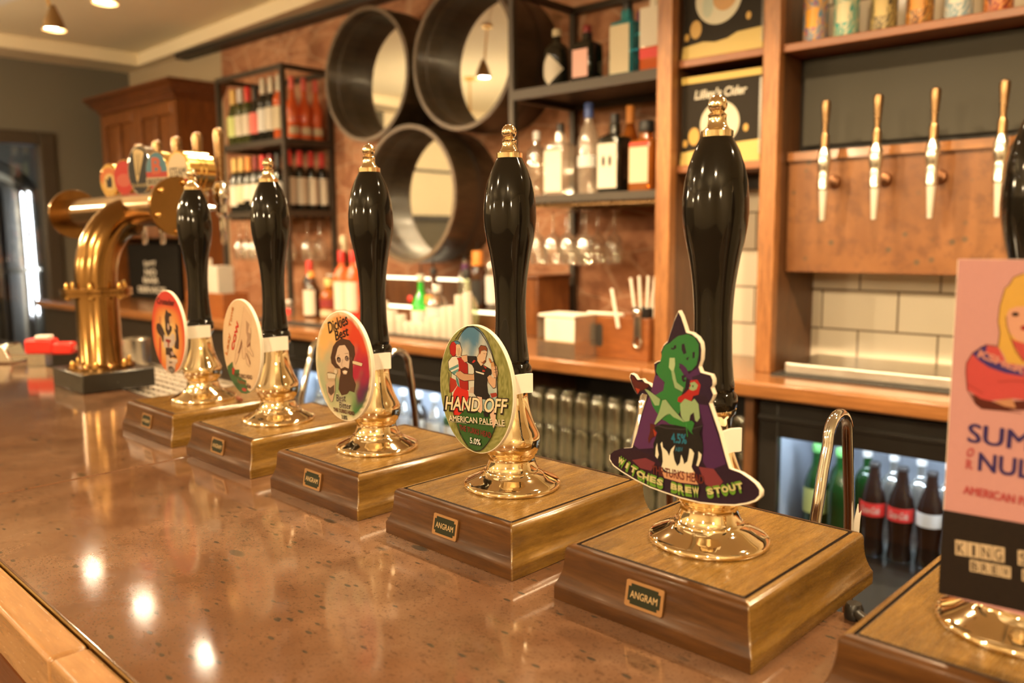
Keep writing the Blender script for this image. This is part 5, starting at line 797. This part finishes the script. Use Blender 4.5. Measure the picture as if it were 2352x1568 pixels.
def bottle(kind, pos, h, r, glass, label, caps=('cap', LAB['black'], .88, 1.0, .37), lab=None, group=None, name=None, rz=TH, pour=False, lab2=None):
    """caps: part name, material, from, to (of the height), radius; lab: material, from, to, half angle"""
    n = name or ('wine_bottle' if kind in ('wine', 'sloped') else 'spirit_bottle'); sq = 1.0 if kind == 'square' else 0
    o = thing(n, label, 'bottle', pos, rz, group); ph = math.pi / 4 * 0
    b = MB(); b.lathe([(q * r, z * h) for q, z in SHAPES[kind]], 28, sq=sq); b.build('bottle_glass', glass, o)
    if caps:
        nm, m, a, c, cr = caps; b = MB(); b.lathe([(cr * r, a * h), (cr * r * 1.03, a * h + .002), (cr * r, c * h - .003), (cr * r * .9, c * h), (0, c * h)], 20, cap0=False); b.build(nm, m, o)
    if pour: b = MB(); b.lathe([(.30 * r, .90 * h), (.36 * r, .92 * h), (.30 * r, .95 * h)], 14); b.tube([(0, 0, .94 * h), (0, 0, h), (.006, -.004, h + .035)], .004, 8, rads=[.006, .004, .003]); b.build('pourer', BLACKP, o)
    for L in (lab, lab2):
        if not L: continue
        m, a, c, ha = L; b = MB()
        if sq: b.box(-r * .80 * ha, r * .80 * ha, -r * 1.012, -r * 1.0, a * h, c * h)
        else: b.band(r * 1.008, a * h, c * h, -ha, ha)
        b.build('label', m, o)
    return o
foil = lambda m: ('foil', LAB[m], .74, 1.005, .46)
sub = 'on the wine rack top'
S1 = 1.9585
top = [('sloped', OLIVEG, 'yellow', 'lime', 'green bottle with a lime label and yellow foil, leftmost ' + sub), ('wine', OLIVEG, 'silver', 'white', 'wine bottle with silver foil and a large white label, second ' + sub), ('wine', OLIVEG, 'red', 'white', 'wine bottle with red foil, third ' + sub), ('sloped', DARKG, 'black', 'rose', 'dark bottle with a coral label, fourth ' + sub), ('wine', DARKG, 'white', 'silver', 'dark bottle with tall white foil, fifth ' + sub), ('wine', DARKG, 'white', 'white', 'dark bottle with white foil and a square white label, sixth ' + sub), ('wine', ROSEG, 'white', 'cream', 'pinkish bottle with white foil, next to the front corner ' + sub)]
for i, (k, g, f_, l_, lab) in enumerate(top):
    u = -4.538 + .0775 * i; bottle(k, B(u, .495, S1), .31 + (.025 if i in (4, 5, 6) else 0), .036, g, lab, foil(f_), (LAB[l_], .16, .52, 1.5), 'wine bottles on the upper rack level')
for i in range(3):
    bottle('decanter', B(-4.005, .525 + .076 * i, S1), .325, .036, ROSEG, 'orange rose wine decanter bottle on the rack side, %s from the front corner' % ORD[i], ('foil', LAB['rose'], .80, 1.0, .40), (LAB['cream'], .08, .2, .9), 'rose bottles on the upper rack level', 'rose_bottle', TH + R(75))
sub = 'on the wine rack middle'; S2 = 1.5835
low = [('yellow', 'white'), ('yellow', 'cream'), ('orange', 'white'), ('maroon', 'white'), ('red', 'cream'), ('maroon', 'white'), ('black', 'silver')]
for i, (f_, l_) in enumerate(low):
    u = -4.555 + .073 * i; bottle('wine', B(u, .495, S2), .305, .034, DARKG, 'red wine bottle, %s foil and %s label, %s %s' % ({'maroon': 'dark red', 'black': 'black'}.get(f_, f_), {'silver': 'grey'}.get(l_, l_), ORD[i], sub), foil(f_), (LAB[l_], .12 + .05 * (i % 3), .50, 1.5), 'wine bottles on the second rack level')
for i in range(4):
    bottle('wine', B(-4.008, .490 + .071 * i, S2), .315, .034, DARKG, 'dark bottle with bright red foil at the wine rack side, %s from the front corner' % ORD[i], foil('red'), (LAB['white'], .10, .55, 1.2), 'red foil bottles at the side of the rack', None, TH + R(70))
# spirits on the gin rack
G1, G2 = 1.9835, 1.5855; gu = 'spirits on the upper gin shelf'; gl = 'spirits on the lower gin shelf'
o = bottle('spirit', B(-2.146, .44, G1), .222, .050, DARKG, 'black bottle with a white diamond label, leftmost on the upper gin shelf', ('cap', LAB['cream'], .88, 1.0, .34), None, gu)
b = MB(); k_ = 10
for i in range(k_):
    a0, a1 = -1.15 + 2.3 * i / k_, -1.15 + 2.3 * (i + 1) / k_; h0, h1 = (1 - abs(a0) / 1.15) * .055 + .001, (1 - abs(a1) / 1.15) * .055 + .001
    P = lambda a, z: (.0507 * math.sin(a), -.0507 * math.cos(a), z); b.poly([P(a0, .070 - h0), P(a1, .070 - h1), P(a1, .070 + h1), P(a0, .070 + h0)])
b.build('label', LAB['white'], o)
bottle('square', B(-2.004, .44, G1), .212, .045, DARKG, 'dark square bottle with a pale pink label on the upper gin shelf', ('cap', LAB['maroon'], .87, 1.0, .34), (LAB['pink'], .12, .58, .95), gu)
bottle('spirit', B(-1.935, .54, G1), .20, .036, GREENG, 'small green bottle between the dark square and blue bottles', ('cap', LAB['gold'], .88, 1.0, .36), (LAB['cream'], .2, .45, .8), gu)
bottle('tall', B(-1.875, .60, G1), .27, .036, DARKG, 'dark bottle with a purple cap, behind the blue bottle', ('cap', LAB['purple'], .78, 1.0, .42), None, gu)
bottle('square', B(-1.815, .42, G1), .262, .050, BLUEG, 'blue glass gin bottle with a tall cream label on the upper gin shelf', ('cap', LAB['black'], .86, 1.0, .36), (LAB['cream'], .04, .66, 1.0), gu)
bottle('square', B(-1.705, .43, G1), .27, .044, ROSEG, 'pink gin bottle with a white label, beside the orange post', ('cap', LAB['white'], .80, 1.0, .5), (LAB['white'], .32, .80, 1.05), gu, lab2=(LAB['red'], .18, .30, 1.05))
bottle('spirit', B(-2.247, .44, G2), .255, .041, CLEAR, 'empty clear bottle, leftmost on the lower gin shelf', ('stopper', LAB['silver'], .86, .99, .36), None, gl)
bottle('square', B(-2.121, .43, G2), .270, .049, FROST, 'clear square bottle with a cloudy white label on the lower gin shelf', ('stopper', LAB['black'], .86, 1.0, .30), (LAB['white'], .05, .62, 1.05), gl)
bottle('tall', B(-2.002, .45, G2), .335, .042, FROST, 'tall frosted bottle with a blue cap on the lower gin shelf', ('cap', LAB['blue'], .84, 1.0, .40), (LAB['silver'], .30, .42, 1.2), gl)
bottle('tall', B(-1.905, .58, G2), .33, .036, AMBERG, 'amber bottle with an orange cap, behind the black bottle', ('foil', LAB['orange'], .80, 1.0, .44), (LAB['cream'], .2, .5, 1.1), gl)
o = bottle('square', B(-1.872, .43, G2), .282, .049, DARKG, 'black bottle with a big white skull-like label on the lower gin shelf', ('cap', LAB['black'], .86, 1.0, .34), (LAB['white'], .06, .62, 1.05), gl)
b = MB(); 
for sx in (-.015, .013): b.prism([(sx + .0075 * math.cos(2 * math.pi * k / 16), .112 + .02 * math.sin(2 * math.pi * k / 16)) for k in range(16)], -.0505, -.0498)
b.build('label_print', LAB['black'], o)
bottle('square', B(-1.738, .43, G2), .245, .050, AMBERG, 'square amber bottle with a flat black cap, lower gin shelf beside the post', ('cap', LAB['black'], .84, 1.0, .55), (LAB['cream'], .12, .62, .95), gl, lab2=(LAB['red'], .64, .68, .95))
# bottles standing on the back counter and the step behind it
gm = 'bottles on the back counter left of the white tubes'; gr = 'bottles on the back counter behind the white tubes'
T1 = WT + .0755
bottle('squat', B(-3.865, .36, WT), .085, .030, CLEAR, 'small glass jar with a red label, leftmost on the back counter by the wine rack', ('lid', LAB['silver'], .80, 1.0, .55), (LAB['red'], .1, .5, 1.2), gm, 'glass_jar')
bottle('wine', B(-3.815, .46, WT), .285, .036, DARKG, 'dark bottle with a red cap, right of the small jar on the back counter', foil('red'), (LAB['black'], .15, .5, 1.2), gm, 'spirit_bottle')
bottle('spirit', B(-3.715, .40, WT), .235, .043, BROWNG, 'brown bottle with a tall white label on the back counter', ('cap', LAB['orange'], .86, 1.0, .38), (LAB['white'], .06, .60, 1.3), gm)
bottle('squat', B(-3.595, .42, WT), .20, .047, AMBERG, 'squat amber bottle with a low cream label on the back counter', ('cap', LAB['gold'], .80, 1.0, .5), (LAB['cream'], .06, .22, 1.3), gm, lab2=(LAB['maroon'], .28, .5, 1.3))
bottle('wine', B(-3.70, .60, T1), .34, .037, BROWNG, 'brown bottle with a pale orange label on the step, behind the squat amber one', ('foil', LAB['cream'], .74, 1.0, .46), (LAB['orange'], .2, .5, 1.3), gm, 'spirit_bottle')
bottle('tall', B(-3.535, .58, T1), .41, .040, DARKG, 'tall black bottle with a white label and red pourer cap on the step', ('cap', LAB['red'], .93, 1.0, .40), (LAB['white'], .12, .55, 1.0), gm, pour=True, lab2=(LAB['white'], .74, .84, .8))
for i, u in enumerate((-3.485, -3.395)):
    bottle('spirit', B(u, .42, WT), .34, .042, ROSEG, 'pink bottle with a white label, %s of two beside the rainbow clip pump' % ('left' if i == 0 else 'right'), ('cap', LAB['red'], .84, 1.0, .40), (LAB['white'], .14, .56, 1.25), gm, pour=True, lab2=(LAB['red'], .03, .12, 1.4))
o = bottle('round', B(-2.945, .45, WT), .245, .046, BRIGHTG, 'bright green round bottle with a black pourer, behind the white tubes', ('cap', LAB['white'], .84, .96, .42), (LAB['silver'], .04, .30, 1.2), gr, pour=True)
b = MB(); b.lathe([(.0, 0), (.014, .0), (.016, .003), (.012, .006), (0, .007)], 18, (-.028, -.040, .125), 0, Matrix.Rotation(R(90), 4, 'X')); b.build('wax_seal', LAB['red'], o)
bottle('tall', B(-2.850, .44, WT), .27, .038, BROWNG, 'brown bottle with an orange collar label and black pourer, right of the green one', ('cap', LAB['black'], .88, .98, .40), (LAB['orange'], .40, .54, 1.5), gr, pour=True, lab2=(LAB['white'], .10, .36, 1.2))
bottle('squat', B(-2.765, .38, WT), .20, .046, CLEAR, 'clear squat bottle with a grey label behind the shortest white tubes', ('stopper', LAB['silver'], .82, .98, .42), (LAB['silver'], .08, .50, 1.2), gr)
bottle('tall', B(-2.81, .60, T1), .24, .034, CLEAR, 'slim clear bottle with a purple collar and long black pourer on the step', ('foil', LAB['purple'], .70, .86, .52), None, gr, pour=True)
bottle('spirit', B(-2.73, .60, T1), .27, .040, BROWNG, 'brown bottle with a big orange cap on the step', ('cap', LAB['orange'], .72, .98, .66), (LAB['black'], .1, .5, 1.2), gr, pour=True)
bottle('round', B(-2.645, .445, WT), .265, .050, PALEG, 'wide pale green round bottle behind the white tubes', ('stopper', LAB['black'], .84, 1.0, .34), (LAB['cream'], .06, .26, .7), gr)
bottle('spirit', B(-2.645, .62, T1), .31, .040, CLEAR, 'clear bottle with a black cap and pourer on the step, behind the pale green one', ('cap', LAB['black'], .82, .98, .50), (LAB['silver'], .1, .5, 1.2), gr, pour=True)
bottle('tall', B(-2.555, .60, T1), .40, .040, AMBERG, 'tall orange-red bottle on the step, left of the rugby clip pump', ('foil', LAB['red'], .74, 1.0, .50), (LAB['rose'], .1, .55, 1.3), gr)
TUBEM = plain('ivory_tube', (.56, .50, .42), .45, var=.03)
# white ridged tubes in falling and rising heights
UT = [-2.897, -2.845, -2.790, -2.735, -2.690, -2.648, -2.604, -2.560, -2.517, -2.478, -2.440, -2.400, -2.355]
HT = [.172, .131, .095, .080, .053, .052, .054, .083, .076, .125, .130, .173, .186]
for i, (u, h) in enumerate(zip(UT, HT)):
    r = .0215 if i < 9 else .0175
    b = MB(); n = 36; k = len(b.v); rs = []
    for z, q in ((0, .94), (.003, 1), (h - .003, 1), (h, .94)): rs.append([((r * q * (1 - (.10 if j % 2 else 0))) * math.cos(2 * math.pi * j / n), (r * q * (1 - (.10 if j % 2 else 0))) * math.sin(2 * math.pi * j / n), z) for j in range(n)])
    b.rings(rs, 0, False)
    w_ = ['tallest at the left end', 'second from the left', 'third from the left', 'fourth from the left', 'fifth from the left', 'sixth from the left, among the shortest', 'seventh from the left, among the shortest', 'eighth from the left', 'ninth from the left', 'tenth from the left', 'eleventh from the left', 'twelfth from the left', 'tallest at the right end'][i]
    tag(b.build('ridged_tube', TUBEM, None, B(u, .15 if i > 8 else .145, WT + .0062), TH), 'upright white ridged tube on the rubber mat, ' + w_, 'tube', 'white ridged tubes on the back counter')

# ---------------------------------------------------------------- barrel mirrors
def barrel(u, z, r, label):
    o = thing('barrel_mirror', label, 'mirror', B(u, .749, z), TH, 'round mirrors in barrel frames'); M = Matrix.Rotation(R(90), 4, 'X'); D = .30
    b = MB(); b.lathe([(r * .97, .0), (r, D * .5), (r, D), (r * .945, D), (r * .945, D - .06), (r * .925, D - .065), (r * .925, .168), (r * .925, .155)], 72, (0, 0, 0), 0, M, cap0=False, cap1=False); b.build('barrel_frame', BARREL, o)
    b = MB(); b.lathe([(r * 1.001, D - .012), (r * 1.004, D + .001), (r * .943, D + .001), (r * .943, D - .012)], 72, (0, 0, 0), 0, M, cap0=False, cap1=False); b.build('barrel_rim', BARRIM, o)
    b = MB(); b.lathe([(r * 1.002, .12), (r * 1.006, .125), (r * 1.006, .155), (r * 1.002, .16)], 72, (0, 0, 0), 0, M, cap0=False, cap1=False); b.build('barrel_hoop', IRON, o)
    b = MB(); b.lathe([(r * .93, .150), (r * .93, .160)], 64, (0, 0, 0), 0, M, sm=False); b.build('mirror_disc', MIRROR, o)
barrel(-3.300, 2.190, .306, 'round mirror in a black barrel, upper left of the three')
barrel(-2.663, 2.182, .300, 'round mirror in a black barrel, upper right beside the gin rack')
barrel(-3.020, 1.625, .312, 'round mirror in a black barrel, lowest of the three')

# ---------------------------------------------------------------- glasses
def stem_glass(): 
    b = MB(); b.lathe([(.031, .205), (.030, .208), (.006, .203), (.0035, .195), (.0035, .130), (.010, .120), (.026, .105), (.036, .080), (.0375, .055), (.034, .020), (.030, .0), (.029, .0)], 26, cap0=False, cap1=False); return b
sg = stem_glass().build('stem_glass', CLEAR)
tag(sg, None, 'glass', 'stem glasses hanging under the gin shelf'); first = True
for row, v, n0 in (('front', .44, 4), ('back', .60, 4)):
    for i in range(n0):
        o = sg if first else sg.copy()
        if not first: C.objects.link(o)
        first = False; o.location = B(-2.245 + .079 * i + (.0 if row == 'front' else .02), v, 1.322); o['label'] = 'stem glass hanging upside down under the gin rack, %s row, %s from the left' % (row, ORD[i])
for i in range(7):
    o = sg.copy(); C.objects.link(o); o.location = B(-4.55 + .083 * i, .50, 1.313); o['group'] = 'stem glasses hanging under the wine rack'; o['label'] = 'stem glass hanging upside down under the wine rack, front row, %s from the left' % ORD[i]
for i in range(2):
    o = sg.copy(); C.objects.link(o); o.location = B(-4.00, .585 + .08 * i, 1.313); o['group'] = 'stem glasses hanging under the wine rack'; o['label'] = 'stem glass hanging upside down at the right side of the wine rack, %s' % ('nearer the front' if i == 0 else 'nearer the wall')
gs = thing('glass_shelf', 'dark open shelf of clean pint glasses under the back counter', 'shelf', BO, TH)
b = MB(); [b.box(-2.073, -1.165, .06, .466, z - .004, z) for z in (.790, .680, .570, .460)]; b.build('shelf_board', thin_glass('shelf_glass', (.8, .82, .78, 1), .6, .12), gs)
pg = MB(); pg.lathe([(.030, 0), (.0298, .002), (.0288, .035), (.0262, .078), (.0240, .098), (.022, .102), (.0, .102)], 20, cap0=False, cap1=False)
pg.lathe([(.028, .002), (.0266, .035), (.0240, .078), (.021, .090), (0, .092)], 20, cap0=False, cap1=False)
pint = pg.build('pint_glass', PINT); tag(pint, None, 'glass', 'pint glasses upside down under the back counter'); first = True
for lev, z in (('upper', .7905), ('middle', .6805), ('lowest', .5705)):
    for row, v in (('front', .100), ('second', .170)):
        for i in range(13):
            if lev == 'lowest' and row == 'second': continue
            o = pint if first else pint.copy()
            if not first: C.objects.link(o)
            first = False; o.location = B(-2.030 + .0655 * i + (.02 if row == 'second' else 0), v, z); o['label'] = 'clean pint glass upside down on the %s shelf, %s row, %s from the left' % (lev, row, ORD[i])

# ---------------------------------------------------------------- what stands in the fridges
gf = 'bottles in the right fridge'; FZ = .5412
def cola(u, v, lab, where):
    o = bottle('coke', B(u, v, FZ), .262, .034, COLAG, where, ('cap', LAB['black'], .955, 1.0, .44), (LAB['red' if lab else 'silver'], .44, .58, 1.35), gf, 'cola_bottle')
    if lab:
        b = MB()
        V, F, x0, x1 = glyphs('Coca-Cola', .02); s = .055 / (x1 - x0); k = len(b.v)
        for x, y, z in V: a = ((x - (x0 + x1) / 2) * s + .25 * y * .016) / .0352; b.v.append((.0352 * math.sin(a), -.0352 * math.cos(a), .262 * .475 + y * .019))
        for f in F: b.face([k + i for i in f])
        b.build('label_script', LAB['white'], o)
cola(-.852, .22, True, 'cola bottle with a red label, left of the two in the right fridge')
cola(-.778, .22, True, 'cola bottle with a red label, right of the two in the right fridge')
cola(-.704, .22, False, 'cola bottle with a grey label, beside the pink pump clip')
for i, u in enumerate((-.63, -.556)): cola(u, .22, False, 'dark cola bottle in the right fridge hidden behind the pink clip, %s' % ('first' if i == 0 else 'second'))
bottle('tall', B(-.945, .22, FZ), .285, .035, GREENG, 'green bottle left of the cola bottles in the right fridge', ('cap', LAB['green'], .92, 1.0, .42), (LAB['silver'], .05, .2, 1.2), gf)
bottle('tall', B(-1.018, .23, FZ), .285, .034, GREENG, 'green bottle with a lime label, farthest left in the right fridge', ('cap', LAB['green'], .92, 1.0, .42), (LAB['lime'], .30, .55, 1.2), gf)
for i in range(6): bottle('spirit', B(-.985 + .074 * i, .34, FZ), .27, .033, CLEAR if i > 1 else GREENG, '%s glass bottle in the back row of the right fridge, %s from the left' % ('clear' if i > 1 else 'green', ORD[i]), ('cap', LAB['silver'], .90, 1.0, .42), None, gf, 'mixer_bottle')
for i in range(7): bottle('squat', B(-1.0 + .080 * i, .22 + .01 * (i % 2), .1205), .215, .033, (CLEAR, AMBERG, PALEG)[i % 3], 'small mixer bottle on the lower shelf of the right fridge, %s from the left' % ORD[i], ('cap', LAB[('silver', 'gold', 'white')[i % 3]], .84, 1.0, .45), (LAB['white'], .12, .45, 1.2), gf, 'mixer_bottle')
gq = 'bottles in the middle fridge'
for i in range(12):
    m, l_ = ((CLEAR, 'white'), (GREENG, 'white'), (CLEAR, 'silver'), (DARKG, 'white'))[i % 4]
    bottle('spirit' if i % 2 else 'tall', B(-3.385 + .098 * i, .20, FZ), .245, .037, m, '%s bottle in the middle fridge, %s from the left' % ({0: 'clear', 1: 'green', 2: 'clear', 3: 'dark'}[i % 4], ORD[i]), ('cap', LAB['silver'], .9, 1.0, .42), (LAB[l_], .12, .55, 1.4), gq, 'mixer_bottle')

# ---------------------------------------------------------------- mahogany cabinet at the far end
cb = thing('cabinet', 'tall dark mahogany cabinet with a moulded cornice at the far end', 'cabinet', BO, TH)
c0, c1, v0 = -6.17, -5.10, .44
b = MB(); b.box(c0, c1, v0 + .02, .748, 1.44, 2.29); b.box(c0, c0 + .05, v0 + .02, .748, WT, 1.44); b.box(c1 - .05, c1, v0 + .02, .748, WT, 1.44); b.build('cabinet_body', MAHOG, cb)
b = MB(); b.box(c0 + .05, c1 - .05, .70, .748, WT, 1.44); b.build('niche_back', BLACKT, cb)
prof = [(0, 2.285), (.010, 2.30), (.014, 2.315), (.030, 2.325), (.055, 2.35), (.072, 2.375), (.080, 2.378), (.080, 2.395), (.0, 2.396)]
b = MB(); k = len(b.v)
for d, z in prof: b.v += [(c0 - d, .748, z), (c0 - d, v0 - d, z), (c1 + d, v0 - d, z), (c1 + d, .748, z)]
for a in range(len(prof) - 1):
    for i in range(3): b.face([k + a * 4 + i, k + a * 4 + i + 1, k + (a + 1) * 4 + i + 1, k + (a + 1) * 4 + i])
b.face([k + 4 * (len(prof) - 1) + i for i in range(4)]); b.build('cornice', MAHOG_X, cb)
n_d = 2; wd = (c1 - c0) / n_d
for i in range(n_d):
    a, e = c0 + wd * i + .004, c0 + wd * (i + 1) - .004
    b = MB(); s = .062
    b.box(a, a + s, v0, v0 + .0195, 1.445, 2.28); b.box(e - s, e, v0, v0 + .0195, 1.445, 2.28); b.box(a + s, e - s, v0, v0 + .0195, 2.205, 2.28); b.box(a + s, e - s, v0, v0 + .0195, 1.445, 1.53)
    m_ = (a + e) / 2; b.box(m_ - .02, m_ + .02, v0, v0 + .0195, 1.53, 2.205); d = b.build('cabinet_door', MAHOG, cb, bevel=.004)
    b = MB()
    for q0, q1 in ((a + s, m_ - .02), (m_ + .02, e - s)): b.box(q0 + .02, q1 - .02, v0 + .008, v0 + .0195, 1.555, 2.18)
    b.build('door_panel', MAHOG, d, bevel=.006)
    b = MB(); b.sphere(.012, (e - .03 if i == 0 else a + .03, v0 - .014, 1.80)); b.build('door_knob', BRASSD, d)
sg_ = thing('chalkboard_sign', 'black chalkboard sign with white lettering in the cabinet niche', 'sign', B(-5.66, .50, WT), TH)
b = MB(); b.box(-.36, .36, 0, .02, .0, .375); b.build('board', plain('chalk_black', (.014, .012, .010), .8, Specular_IOR_Level=.1), sg_, bevel=.003)
b = MB()
for s, z, wd_, h in (('Sorry', .232, .17, .035), ('NO', .165, .16, .042), ('BAR', .112, .22, .038), ('SERVICE', .046, .40, .040)):
    b.text(s, Matrix.Translation((-.03, -.0008, z)) @ Matrix.Rotation(R(90), 4, 'X') @ Matrix.Rotation(R(6 if s == 'Sorry' else 0), 4, 'Z'), wd_, h, .05, align='C')
b.build('lettering', PAPER, sg_)
b = MB(); b.prism([(-.10, 0), (.06, 0), (.08, .075), (.05, .08), (.02, .03)], -.0015, .0015)
tag(b.build('folded_card', plain('buff_card', (.40, .28, .17), .7), None, B(-5.42, .62, 2.396), TH), 'pale folded card lying on top of the mahogany cabinet', 'card')

# ---------------------------------------------------------------- small things on the back counter
cd = thing('menu_caddy', 'orange wooden caddy left of the wine rack, holding white cards', 'caddy', B(-4.23, .16, WT), TH)
b = MB(); b.box(-.19, .19, -.075, -.060, 0, .125); b.box(-.19, .19, .060, .075, 0, .125); b.box(-.19, -.175, -.06, .06, 0, .125); b.box(.175, .19, -.06, .06, 0, .125); b.box(-.175, .175, -.06, .06, 0, .012); b.build('caddy_box', CRATE, cd, bevel=.002)
for i, (x, w_, h, tilt, m, l) in enumerate(((-.14, .055, .285, 0, PAPER, 'tall white card in the orange caddy, leftmost'), (-.07, .012, .23, -9, PAPER, 'thin white card leaning in the orange caddy, second'), (-.035, .012, .23, -9, PAPER, 'thin white card leaning in the orange caddy, third'), (.05, .10, .25, 0, plain('grey_card', (.42, .38, .32), .7), 'grey-white card standing in the orange caddy, rightmost'))):
    b = MB(); b.box(-w_ / 2, w_ / 2, -.045, .045, 0, h); o = b.build('menu_card', m, None, B(-4.23 + x, .16, WT + .0125 + (.003 if tilt else 0)), TH); o.rotation_euler = (0, R(tilt), TH); tag(o, l, 'card', 'cards in the orange caddy')
wb = thing('wooden_box', 'orange wooden box with a dark slot in front, left of the orange post', 'box', B(-1.655, .13, WT), TH)
b = MB(); b.box(-.130, .122, 0, .014, 0, .138); b.box(-.130, .122, .126, .14, 0, .138); b.box(-.130, -.116, .014, .126, 0, .138); b.box(.108, .122, .014, .126, 0, .138); b.box(-.116, .108, .014, .126, 0, .012); b.build('box_wall', CRATE, wb, bevel=.002)
b = MB(); p = [(-.068 + .013 * math.cos(a), .048 + .013 * math.sin(a)) for a in [math.pi + math.pi * i / 10 for i in range(11)]] + [(-.068 + .013 * math.cos(a), .100 + .013 * math.sin(a)) for a in [math.pi * i / 10 for i in range(11)]]
b.prism(p, -.0006, .001); b.build('slot', plain('dark_slot', (.03, .025, .02), .5), wb)
pot = MB(); pot.lathe([(.034, 0), (.037, .005), (.041, .155), (.038, .156), (.034, .01), (0, .01)], 24); tag(pot.build('black_pot', BLACKP, None, B(-1.592, .200, WT + .0125), TH), 'black pot of white straws in the orange wooden box', 'pot')
for i, (x, tx_, ty_, L) in enumerate(((-.018, -9, 0, .24), (-.006, -2, 3, .245), (.004, 2, 0, .245), (.012, 5, -2, .245), (.020, 9, 3, .24), (.004, 4, -10, .243))):
    b = MB(); b.tube([(0, 0, 0), (0, 0, L)], .005, 10, cap=True); o = b.build('paper_straw', PAPER, None, B(-1.592 + x, .200, WT + .026), TH); o.rotation_euler = (R(ty_), R(tx_), TH); tag(o, 'white paper straw in the black pot, %s from the left' % ORD[i], 'straw', 'paper straws in the black pot')
b = MB(); b.tube([(0, 0, 0), (.004, 0, .13)], .006, 12); o = b.build('white_stick', PAPER, None, B(-1.635, .112, WT + .105), TH); o.rotation_euler = (0, R(-14), TH); tag(o, 'single thick white straw leaning outside the orange box beside the bottle opener', 'straw')
b = MB(); b.tube([(0, 0, 0), (.135, .01, .0)], .0065, 12); tag(b.build('bright_stick', PAPER, None, B(-1.775, .136, WT + .1445), TH), 'bright white straw lying across the top of the wooden box', 'straw')
bo = thing('bottle_opener', 'metal bottle opener hanging on the front of the orange wooden box', 'bottle opener', B(-1.570, .124, WT + .03), TH)
b = MB(); b.tube([(-.008, 0, .12), (-.010, 0, .04)], .0045, 10); b.tube([(.008, 0, .12), (.010, 0, .04)], .0045, 10); b.tube([(.014 * math.cos(a), 0, .03 + .016 * math.sin(a)) for a in [math.pi * .8 + math.pi * 1.4 * i / 12 for i in range(13)]], .0042, 10); b.build('opener_frame', STEEL, bo)
b = MB(); b.sphere(.015, (0, -.002, .128)); b.tube([(0, 0, .115), (0, 0, .05)], .006, 10); b.build('opener_head', CHROME, bo)
nb = thing('napkin_box', 'clear plastic box of white napkins on the back counter edge', 'napkin box', B(-1.815, .055, WT), TH)
b = MB(); b.box(-.080, .080, -.045, -.042, 0, .056); b.box(-.080, .080, .072, .075, 0, .142); b.box(-.080, -.077, -.042, .072, 0, .142); b.box(.077, .080, -.042, .072, 0, .142); b.build('clear_box', CLEAR, nb)
b = MB(); b.box(-.048, .0765, -.0415, .071, .058, .133); b.box(-.076, .076, -.041, .071, .136, .146); b.build('napkin_stack', PAPER, nb, bevel=.002)
b = MB(); b.box(-.048, .0765, -.0415, .071, .003, .0575); b.build('tan_reflection_block', plain('tan_reflection', (.55, .34, .18), .6), nb)  # solid tan block paints the orange reflection low in the clear box
wc = thing('mahogany_box', 'dark mahogany box on the back counter right of the white tubes', 'box', B(-2.31, .50, WT), TH)
b = MB(); b.box(-.055, .065, -.06, .15, 0, .232); b.build('box_body', MAHOG, wc, bevel=.004)
b = MB(); b.box(-.062, .072, -.067, .157, .2325, .246); b.build('box_lid', MAHOG_X, wc, bevel=.004)
